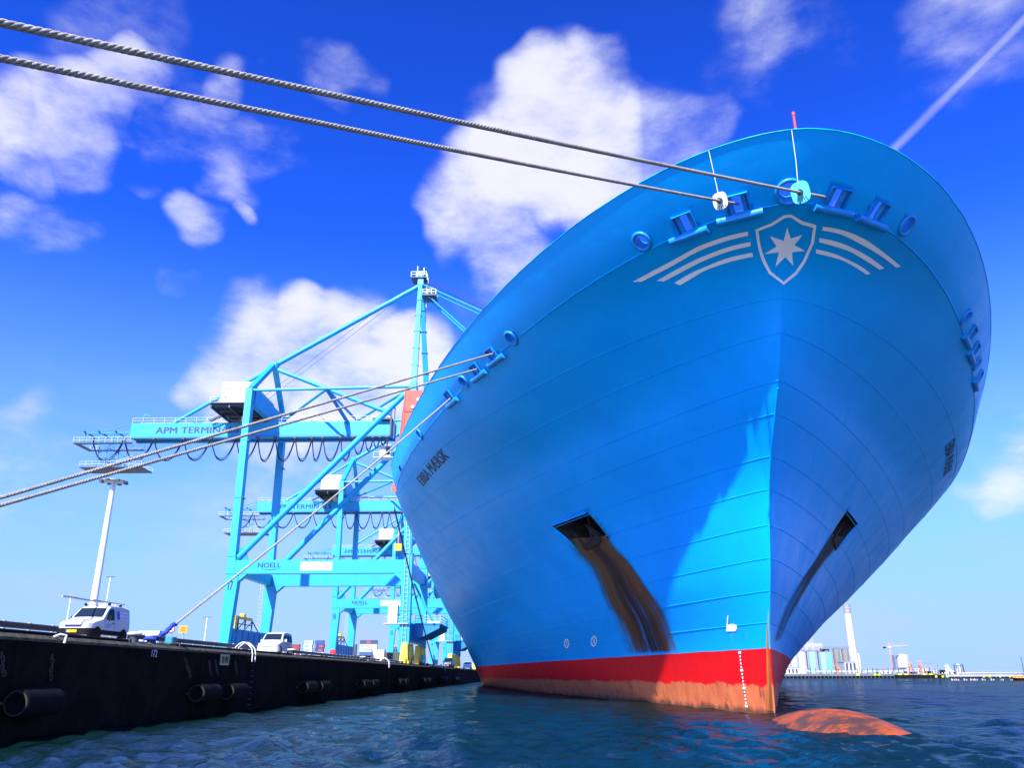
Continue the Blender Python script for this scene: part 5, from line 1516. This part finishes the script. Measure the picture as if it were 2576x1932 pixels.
tr = thing('container_trailer', 'low flat trailer standing between the cranes under two containers', 'trailer', (-42, 236, QZ))
MB().box((-45.3, 235.2, 5.2), (-37.2, 237.6, 5.5)).build('bed', M_DSTEEL(), tr)
for x in (-44.6, -43.2, -39.5, -38.1):
    MB().lathe((x, 235.1, QZ + .52), (0, 1, 0), [(.15, 0), (.52, .02), (.52, .5), (.15, .52)], 16).lathe((x, 237.2, QZ + .52), (0, 1, 0), [(.15, 0), (.52, .02), (.52, .5), (.15, .52)], 16).build('wheel', M_BLACK(), tr)
    MB().box((x - .1, 235.6, QZ + .5), (x + .1, 237.2, 5.2)).build('axle_stand', M_DSTEEL(), tr)
container('cream ribbed container with yellow edges on the trailer', -45.0, 235.2, 5.51, 3.5, (.72, .68, .52), 'cream', h=3.0)
container('dark olive container on the trailer beside the cream one', -41.3, 235.2, 5.51, 4.0, (.05, .06, .045), 'olive', h=2.3)

# ------------------------------------------------------------------ lamp posts, signs
def lamp(name, label, x, y, h, r0, r1, head):
    t = thing(name, label, 'lamp post', (x, y, QG), 'lamp posts on the terminal')
    MB().tube((x, y, QZ), (x, y, QZ + h), r0, 16, r1).build('pole', M_WHITE(), t)
    MB().lathe((x, y, QZ), (0, 0, 1), [(r0 * 1.8, 0), (r0 * 1.8, .3), (r0 * 1.1, .5)], 16).build('base', M_STEEL(), t)
    if head > 1.5:
        MB().lathe((x, y, QZ + h - .5), (0, 0, 1), [(r1, 0), (head, .1), (head, .25), (r1, .4)], 20).build('head_ring', M_STEEL(), t)
        for k in range(8):
            a = math.pi * k / 4; MB().box((x + head * math.cos(a) - .3, y + head * math.sin(a) - .3, QZ + h - .6), (x + head * math.cos(a) + .3, y + head * math.sin(a) + .3, QZ + h - .3)).build('floodlight', M_DSTEEL(), t)
    else:
        MB().box((x - head, y - .15, QZ + h), (x + head, y + .15, QZ + h + .15)).build('lamp_head', M_DSTEEL(), t, bevel=.04)


lamp('high_mast_light', 'tall white lighting mast behind the roof-rack van', -77.0, 145.0, 32.6, .72, .42, 2.2)
lamp('street_lamp', 'short thin lamp post with flat head just left of the roof-rack van', -100.0, 178.6, 14.5, .22, .14, 1.3)
lamp('street_lamp', 'thin white lamp post right of the lighting mast', -100.0, 194.0, 20.5, .22, .14, 1.0)
lamp('street_lamp', 'thin lamp post standing left of crane 17 above the guard rail', -100.0, 256.0, 15.3, .25, .16, 1.4)
sg = thing('warning_sign', 'square orange sign on a thin post behind the guard rail', 'sign', (-27, 64.8, QZ))
MB().tube((-27, 64.8, QZ), (-27, 64.8, 5.6), .045, 8).build('post', M_STEEL(), sg)
pl_ = MB().box((-27.35, 64.68, 5.05), (-26.7, 64.72, 5.6)).build('panel', mat('sign_orange', (.72, .26, .01), .5, var=.08), sg)
for k in range(3): MB().box((-27.22, 64.665, 5.2 + .12 * k), (-26.85 - .05 * (k % 2), 64.678, 5.24 + .12 * k)).build('sign_print', mat('sign_print_brown', (.35, .10, .01), .5), pl_)
sg = thing('round_sign', 'small round prohibition sign on a thin post by the blue sleeve', 'sign', (-27, 62.6, QZ))
MB().tube((-27, 62.6, QZ), (-27, 62.6, 5.2), .045, 8).build('post', M_STEEL(), sg)
di = MB().lathe((-27, 62.5, 5.25), (0, 1, 0), [(.30, 0), (.30, .03)], 22).build('disc', M_WHITE(), sg)
MB().lathe((-27, 62.485, 5.25), (0, 1, 0), [(.20, 0), (.29, 0), (.29, .012), (.20, .012), (.20, 0)], 22, cap=False).build('ring', mat('sign_dark_red', (.16, .03, .05), .5), di)
MB().box((-27.03, 62.48, 5.12), (-26.97, 62.492, 5.38)).build('symbol', M_BLACK(), di)
rd_ = thing('lifebuoy_post', 'red lifebuoy housing on the quay below crane leg 16', 'lifebuoy', (-24.9, 105.0, QZ))
MB().tube((-24.9, 105, QZ), (-24.9, 105, 4.5), .05, 8).build('post', M_STEEL(), rd_)
MB().lathe((-24.9, 104.9, 4.62), (0, 1, 0), [(.05, 0), (.30, .02), (.40, .10), (.40, .2), (.05, .24)], 20).build('housing', mat('lifebuoy_red', (.62, .02, .04), .4), rd_)
tb = thing('cyan_box', 'small turquoise cabinet beside the blue sleeved bollard', 'cabinet', (-22.5, 52.3, QZ))
MB().box((-22.8, 52.0, QZ), (-22.3, 52.7, 4.25)).build('housing', mat('turquoise_paint', (.02, .16, .20), .5), tb, bevel=.05)
MB().box((-22.75, 51.985, 3.9), (-22.4, 51.999, 4.15)).build('door', mat('turquoise_dark', (.03, .2, .25), .5), tb)
bn = thing('equipment_crate', 'pale grey ribbed crate behind the roof-rack van', 'crate', (-25.3, 55.5, QZ))
MB().box((-26.0, 55.2, QZ), (-24.6, 56.2, 4.75)).build('body', mat('crate_grey', (.45, .46, .48), .6), bn)
for k in range(7): MB().box((-26.0 + .2 * k, 55.17, QZ + .1), (-25.94 + .2 * k, 55.2, 4.7)).build('rib', M_STEEL(), bn)


# ------------------------------------------------------------------ far shore (about 1.2 km off)
S2 = 2.0
def fx(x): return x * S2
def fz(z): return (z - 2) * S2 + 2
shore = MB().box((60, 480, -3), (2600, 3200, 1.9)); tag(shore.build('far_shore', mat('shore_ground', (.12, .12, .11), .9, var=.3, scale=.02)), 'low industrial shore across the basin', kind='structure')
pq = thing('far_quay_front', 'dark piled quay front along the far shore', 'quay wall', (300, 479, 0))
MB().box((62, 476.5, 1.0), (420, 479.9, 2.2)).build('deck_edge', mat('far_concrete', (.12, .125, .13), .9, var=.3, scale=.2), pq)
pile = None
for k in range(120):
    x = 120 + 2.1 * k
    if pile is None: pile = MB().tube((x, 477.0, -2), (x, 477.0, 1.0), .32, 8).build('pile', mat('pile_dark', (.05, .055, .06), .9, var=.4), pq)
    else: c = pile.copy(); COL.objects.link(c); c.parent = pq; c.location = (2.1 * k, 0, 0)
for k in range(7):
    x = 174 + random.uniform(0, 30) + k * 2; MB().box((x, 476.3, 1.2), (x + 2.0, 476.49, 2.1)).build('fender_panel', mat('fender_lime', (.45, .62, .02), .6), pq)


def silo(label, xa, xb, zt, col, nm, y=1200.0, roof='flat', rails=True):
    xa, xb, zt = fx(xa), fx(xb), fz(zt); r = (xb - xa) / 2; c = (xa + xb) / 2
    t = thing('storage_silo', label, 'silo', (c, y, 1.9), 'silos on the far shore')
    m = mat('silo_' + nm, col, .7, var=.08, scale=.1, stretch=(1, 1, .1), stain=(tuple(v * .6 for v in col), .25, .55, .8, .4))
    MB().lathe((c, y, 1.9), (0, 0, 1), [(r, 0), (r, zt - 2.4), (r * .96, zt - 1.9), (.1, zt - 1.5)], 28).build('shell', m, t)
    for k in range(3): MB().lathe((c, y, 1.9 + (zt - 2) * (k + 1) / 4), (0, 0, 1), [(r + .02, 0), (r + .08, .05), (r + .08, .25), (r + .02, .3)], 28, cap=False).build('hoop', m, t)
    rl = MB()
    for zz in (.6, 1.2): rl.path([(c + r * math.cos(2 * math.pi * i / 20), y + r * math.sin(2 * math.pi * i / 20), zt + zz - .1) for i in range(20)], .09, 4, True)
    for i in range(10): a = 2 * math.pi * i / 10; rl.bar((c + r * math.cos(a), y + r * math.sin(a), zt - .3), (c + r * math.cos(a), y + r * math.sin(a), zt + 1.2), .12)
    if rails: rl.build('roof_rail', M_STEEL(), t)
    MB().box((c + r * .72, y - r * .72 - .5, 1.9), (c + r * .72 + .7, y - r * .72, zt)).build('ladder_duct', M_STEEL(), t)
    return t


WHT, CYN, BEI = (.38, .39, .41), (.18, .34, .38), (.15, .14, .115)
silo('white silo half hidden by the ship hull on the far shore', 171.5, 176.2, 15.6, WHT, 'white')
silo('tall white silo, first fully visible beside the hull', 176.8, 181.2, 16.4, WHT, 'white')
silo('white silo left of the pale turquoise pair', 181.9, 187.0, 16.4, WHT, 'white')
silo('pale turquoise silo, left of the pair', 189.0, 194.6, 16.4, CYN, 'cyan')
silo('pale turquoise silo, right of the pair next to the bright blue one', 196.6, 202.0, 16.1, CYN, 'cyan')
silo('narrow bright blue silo beside the turquoise pair', 202.4, 205.3, 16.1, (.08, .46, .72), 'blue', 1204)
silo('beige concrete silo behind the bright blue one', 201.6, 206.6, 18.4, BEI, 'beige', 1216)
silo('beige concrete silo in the middle of the beige row', 208.4, 213.2, 18.4, BEI, 'beige', 1212)
silo('beige concrete silo at the right end of the beige row', 214.4, 219.3, 18.2, BEI, 'beige', 1212)
silo('small grey silo right behind the tall chimney', 226.8, 229.8, 15.9, (.5, .5, .52), 'grey', 1230)
silo('big white isolated silo on the right of the orange cranes', 249.0, 257.0, 14.8, WHT, 'white', 1200)
cv = thing('silo_gallery', 'grey steel conveyor gallery running over the beige silos', 'gallery', (fx(210), 1214, fz(18.5)))
g_ = MB().box((fx(199.5), 1209, fz(18.6)), (fx(219.6), 1216, fz(18.8))).box((fx(199.5), 1209, fz(20.0)), (fx(219.6), 1216, fz(20.15)))
g_.build('chord', M_STEEL(), cv)
for k in range(14): MB().bar((fx(199.8 + 1.5 * k), 1209.2, fz(18.7)), (fx(199.8 + 1.5 * k), 1209.2, fz(20.1)), .5).build('truss_post', M_DSTEEL(), cv)
for k in range(3): MB().bar((fx(200.2), 1210 + 2 * k, 1.9), (fx(200.2), 1210 + 2 * k, fz(19)), .7).build('truss_post', M_DSTEEL(), cv)
g2 = thing('silo_gallery', 'lower dark walkway over the white and turquoise silos', 'gallery', (fx(190), 1200, fz(17)))
MB().box((fx(183), 1198, fz(17.0)), (fx(197), 1201, fz(17.25))).build('walkway', M_DSTEEL(), g2)
m_ = MB()
for x in (187.9, 195.6): m_.bar((fx(x), 1199.5, 1.9), (fx(x), 1199.5, fz(17)), 1.2)
for k in range(10): m_.bar((fx(183.3 + 1.5 * k), 1198.2, fz(17.2)), (fx(183.3 + 1.5 * k), 1198.2, fz(18.0)), .25)
m_.build('tower_post', M_DSTEEL(), g2)

ch = thing('power_station_chimney', 'very tall pale chimney with a darker top behind the silos', 'chimney', (fx(224.6), 1225, 1.9))
MB().lathe((fx(224.6), 1225, 1.9), (0, 0, 1), [(6.6, 0), (5.6, 38), (4.75, fz(43) - 2)], 32).build('shaft', mat('chimney_pale', (.42, .41, .42), .8, var=.05, scale=.05), ch)
MB().lathe((fx(224.6), 1225, fz(43) - .1), (0, 0, 1), [(4.78, 0), (4.45, fz(49) - fz(43)), (3.9, fz(49) - fz(43) + .05), (3.8, fz(49) - fz(43) - 2)], 32).build('top_section', mat('chimney_top', (.22, .21, .20), .8, var=.08, scale=.05), ch)
for z in (44.5, 46.5): MB().lathe((fx(224.6), 1225, fz(z)), (0, 0, 1), [(4.72, 0), (4.9, .1), (4.9, .5), (4.6, .6)], 32, cap=False).build('band', MATS['chimney_pale'], ch)
ph = thing('power_station', 'pale boxy power station building behind the white silos', 'building', (fx(192), 1290, 1.9))
PS = mat('pale_cladding', (.30, .31, .37), .7, var=.06, scale=.03); PS2 = mat('pale_cladding_dark', (.22, .23, .30), .7, var=.06, scale=.03)  # second, darker cladding tone for stair tower, louvres and joints
MB().box((fx(186), 1280, 1.9), (fx(213), 1340, fz(23.6))).build('hall', PS, ph)
MB().box((fx(186), 1300, fz(23.6)), (fx(206), 1340, fz(34.5))).build('boiler_tower', PS, ph)
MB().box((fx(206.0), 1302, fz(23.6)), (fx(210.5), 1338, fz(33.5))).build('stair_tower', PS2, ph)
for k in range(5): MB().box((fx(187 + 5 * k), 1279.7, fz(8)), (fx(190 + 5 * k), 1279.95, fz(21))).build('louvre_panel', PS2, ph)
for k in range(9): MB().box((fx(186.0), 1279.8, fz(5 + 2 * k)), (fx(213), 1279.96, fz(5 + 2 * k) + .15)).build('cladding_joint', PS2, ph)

# low sheds, pipes and tanks at the foot of the silos
for i, (x0, x1, z1, cl, lb) in enumerate(((206, 214, 9.5, (.36, .35, .36), 'grey shed in front of the right beige silo'), (229.5, 236, 4.6, (.5, .5, .52), 'low white shed between chimney and orange cranes'),
                                          (246.5, 260, 5.6, (.52, .53, .55), 'low white base building under the isolated silo'), (262, 300, 3.4, (.40, .42, .45), 'long low shed right of the isolated silo'),
                                          (160, 176, 6.0, (.55, .56, .58), 'white low building by the ship hull'))):
    t = thing('far_shed', lb, 'shed', (fx((x0 + x1) / 2), 1170, 1.9), 'sheds on the far shore')
    m_ = mat(f'shed_{i}', cl, .7, var=.1, scale=.1)
    MB().box((fx(x0), 1160, 1.9), (fx(x1), 1185, fz(z1))).build('walls', m_, t)
    MB().prism([(fx(x0) - .5, 1159.5, fz(z1)), (fx(x0) - .5, 1185.5, fz(z1)), (fx(x0) - .5, 1172.5, fz(z1) + 1.6)], (fx(x1) - fx(x0) + 1, 0, 0)).build('roof', M_STEEL(), t)
    n = int((x1 - x0) / 2.5)
    for k in range(n): MB().box((fx(x0 + 1 + 2.5 * k), 1159.8, 3.2), (fx(x0 + 2.2 + 2.5 * k), 1159.97, fz(z1) - 1.2)).build('shutter', M_DSTEEL(), t)
pr = thing('pipe_rack', 'tangle of pale pipes and steel racks along the far waterfront', 'pipe rack', (fx(205), 1100, 1.9))
for k in range(7): MB().bar((fx(172), 1090 + 3 * k, 4.2 + 1.1 * (k % 3)), (fx(262), 1090 + 3 * k, 4.2 + 1.1 * (k % 3)), .7).build('pipe', M_WHITE() if k % 2 else M_STEEL(), pr)
for k in range(28): MB().bar((fx(172 + 3.2 * k), 1089, 1.9), (fx(172 + 3.2 * k), 1089, 6.4 + random.uniform(0, 3)), .6).build('rack_post', M_DSTEEL(), pr)
for k in range(22):
    x = random.uniform(200, 262); MB().box((fx(x), 1075, 1.9), (fx(x + random.uniform(.6, 1.8)), 1080, random.uniform(3, 7.5))).build('plant_unit', random.choice((M_STEEL(), M_DSTEEL(), M_WHITE(), M_CONC())), pr)


def far_crane(label, x, zt, col, lean, boom):
    t = thing('harbour_crane', label, 'crane', (fx(x), 1080, 1.9), 'small harbour cranes on the far shore')
    m = mat('far_crane_' + ('orange' if col[1] < .2 else 'red' if col[1] < .1 else 'paint'), col, .6)
    b0 = Vector((fx(x), 1080, 1.9)); h = fz(zt)
    for s_ in (-1.2, 1.2): MB().bar(b0 + Vector((s_ * 1.2, 0, 0)), (fx(x) + s_ * .4, 1080, h * .7), .8).build('leg', m, t)
    MB().box((fx(x) - 1.6, 1078, h * .55), (fx(x) + 1.6, 1082, h * .72)).build('cab', m, t)
    MB().bar((fx(x), 1080, h * .7), (fx(x) + lean, 1080, h), 1.0, .8).bar((fx(x) + lean - boom, 1080, h), (fx(x) + lean + boom, 1080, h + .4), .5).build('boom', m, t)


ORG = (.62, .16, .03)
far_crane('stout orange quay crane right of the chimney', 231.8, 8.5, ORG, 1.5, 1.5)
far_crane('orange quay crane with a crossarm left of the tower crane', 238.2, 9.4, ORG, -.8, 4)
far_crane('small red crane before the pale turquoise silos', 187.4, 8.0, (.55, .06, .04), -5, 1)
tc_ = thing('tower_crane', 'thin orange tower crane with horizontal jib above the white silo', 'tower crane', (fx(243.5), 1190, 1.9))
m_ = MB()
for s_ in (-.7, .7): m_.bar((fx(243.5) + s_, 1190, 1.9), (fx(243.5) + s_, 1190, fz(20.0)), .35)
for k in range(18): m_.bar((fx(243.5) - .7, 1190, 2.5 + 2 * k), (fx(243.5) + .7, 1190, 4.2 + 2 * k), .22)
m_.build('mast', mat('tower_crane_orange', (.62, .25, .14), .6), tc_)
MB().bar((fx(239.6), 1190, fz(19.6)), (fx(256), 1190, fz(20.6)), .55).bar((fx(243.5), 1190, fz(20)), (fx(243.5), 1190, fz(22)), .4).bar((fx(243.5), 1190, fz(22)), (fx(250), 1190, fz(20.3)), .2).bar((fx(243.5), 1190, fz(22)), (fx(240), 1190, fz(19.7)), .2).build('jib', MATS['tower_crane_orange'], tc_)
MB().box((fx(239.4), 1188.8, fz(18.6)), (fx(241), 1191.2, fz(19.7))).build('counterweight', M_CONC(), tc_)
MB().box((fx(243.0), 1189, fz(18.9)), (fx(244.4), 1191, fz(20.0))).build('cab', mat('crane_cab_white', (.6, .58, .5), .5), tc_)
st_ = thing('stair_tower', 'dark open lattice stair tower linked to the isolated white silo', 'tower', (fx(246), 1195, 1.9))
m_ = MB()
for s_ in (0, 3.4):
    for yy in (1193, 1197): m_.bar((fx(244.8) + s_, yy, 1.9), (fx(244.8) + s_, yy, fz(14.4)), .35)
for k in range(9): z = 3 + 2.7 * k; m_.bar((fx(244.8), 1193, z), (fx(244.8) + 3.4, 1193, z + 2.4), .6).bar((fx(244.8), 1193, z), (fx(244.8) + 3.4, 1193, z), .3)
m_.build('lattice', M_DSTEEL(), st_)
MB().box((fx(245), 1194, fz(14.3)), (fx(250), 1196, fz(14.7))).build('bridge', M_STEEL(), st_)

# jetty with loading arms (about 280 m off)
S3 = 285.0 / 230.0
def jx(x): return x * S3
def jz(z): return (z - 2) * S3 + 2
JY = 285.0
jt = thing('oil_jetty', 'pale concrete jetty on piles with pipes running to the right', 'jetty', (jx(118), JY, 0))
MB().box((jx(108.4), JY, 1.15), (jx(160), JY + 6, 1.75)).build('deck', mat('jetty_concrete', (.30, .29, .27), .9, var=.2, scale=.4), jt)
for k, x in enumerate((109.5, 110.6, 112.7, 114.4, 115.4, 117.4, 119.7, 122.1, 124.6, 127.2, 130, 133, 136, 139)):
    MB().box((jx(x) - .5, JY - .3, .75), (jx(x) + .5, JY + 1.5, 1.149)).build('pile_cap', M_CONC(), jt)
    for s_ in (-.25, .3): MB().tube((jx(x) + s_ * 1.8, JY + .4, -2), (jx(x) + s_, JY + .4, .8), .24, 8).build('pile', mat('jetty_pile', (.45, .44, .42), .9, var=.3), jt)
for k in range(4): MB().tube((jx(112), JY + 1 + k, 2.1 + .12 * (k % 2)), (jx(160), JY + 1 + k, 2.1 + .12 * (k % 2)), .18, 8).build('pipe', M_WHITE() if k % 2 else M_STEEL(), jt)
r_ = MB()
for zz in (2.3, 2.9): r_.bar((jx(114.5), JY + .2, zz), (jx(160), JY + .2, zz), .07)
for k in range(30): r_.bar((jx(114.5 + 1.5 * k), JY + .2, 1.75), (jx(114.5 + 1.5 * k), JY + .2, 2.9), .06)
r_.build('handrail', M_STEEL(), jt)
for x in (104.7, 106.4, 107.6, 117.0, 118.5, 121.2, 123.7): MB().box((jx(x), JY - .6, .9), (jx(x) + .55, JY - .31, 1.5)).build('fender_panel', MATS['fender_lime'], jt)
MB().box((jx(96), JY + 3, .6), (jx(108.4), JY + 5, 1.7)).build('approach_wall', M_CONC(), jt)
la = thing('loading_arm', 'dark marine loading arms standing on the jetty head', 'loading arm', (jx(112), JY + 2, 1.75))
for x in (111.0, 111.7, 112.6):
    MB().path([(jx(x), JY + 2, 1.75), (jx(x), JY + 2, 4.4), (jx(x) + .25, JY + 2, 5.0), (jx(x) + .7, JY + 2, 4.9), (jx(x) + .85, JY + 2, 4.2), (jx(x) + .9, JY + 2, 2.2)], .2, 8).build('arm', M_DSTEEL() if x != 111.7 else M_WHITE(), la)
MB().bar((jx(111.8), JY + 2, 4.6), (jx(111.8), JY + 2, 6.4), .12).box((jx(110.9), JY + 1.6, 4.7), (jx(112.9), JY + 2.4, 4.9)).build('top_platform', M_STEEL(), la)
gw = thing('gangway_tower', 'pale slanted gangway frame left of the loading arms', 'gangway', (jx(109.2), JY + 2, 1.75))
m_ = MB()
for yy in (JY + 1.4, JY + 2.6): m_.bar((jx(108.9), yy, 1.75), (jx(108.9), yy, 5.0), .2).bar((jx(108.9), yy, 5.0), (jx(110.3), yy, 1.9), .2)
for k in range(6): m_.bar((jx(108.9) + .25 * k, JY + 1.4, 4.8 - .5 * k), (jx(108.9) + .25 * k, JY + 2.6, 4.8 - .5 * k), .12)
m_.build('frame', M_WHITE(), gw)
for i, (x, zt, cl, lb) in enumerate(((101.0, 4.0, (.05, .06, .08), 'dark steel mooring pole left of the jetty'), (104.7, 4.4, (.45, .22, .16), 'rusty red pole standing left of the jetty, left of two'), (106.0, 4.3, (.45, .22, .16), 'rusty red pole standing left of the jetty, right of two'), (107.9, 3.9, (.30, .16, .16), 'thin brown pole beside the gangway frame'), (127.2, 5.7, (.04, .05, .07), 'tall dark spud pole by the orange boat'))):
    t = thing('mooring_pole', lb, 'pole', (jx(x), JY + 1, 0), 'poles by the jetty')
    MB().tube((jx(x), JY + 4.9 if i < 4 else JY - 2, -2), (jx(x) - .12, JY + 4.9 if i < 4 else JY - 2, jz(zt) + .3), .16, 8, .11).build('shaft', mat(f'pole_{i}', cl, .7, var=.2), t)
    MB().lathe((jx(x) - .12, JY + 4.9 if i < 4 else JY - 2, jz(zt) + .3), (0, 0, 1), [(.2, 0), (.2, .1), (.02, .2)], 8).build('cap', M_DSTEEL(), t)
bt = thing('work_boat', 'small black hulled work boat with orange deck at the picture edge', 'boat', (jx(125.4), JY - 3, 0))
x0, x1 = jx(123.7), jx(127.3)
MB().hexa([(x0 + .4, JY - 4.4, -.4), (x1 - .4, JY - 4.4, -.4), (x1 - .4, JY - 2.2, -.4), (x0 + .4, JY - 2.2, -.4)], [(x0, JY - 4.8, .75), (x1, JY - 4.8, .75), (x1, JY - 1.9, .75), (x0, JY - 1.9, .75)]).build('hull', M_BLACK(), bt)
MB().hexa([(x0 + .1, JY - 4.6, .751), (x1 - .1, JY - 4.6, .751), (x1 - .1, JY - 2.1, .751), (x0 + .1, JY - 2.1, .751)], [(x0 + .5, JY - 4.3, 1.35), (x1 - .5, JY - 4.3, 1.35), (x1 - .5, JY - 2.4, 1.35), (x0 + .5, JY - 2.4, 1.35)]).build('deckhouse', mat('boat_orange', (.75, .24, .02), .5), bt)
for k in range(4): MB().box((x0 + .8 + .9 * k, JY - 4.52, .95), (x0 + 1.3 + .9 * k, JY - 4.4, 1.2)).build('window', M_GLASS(), bt)
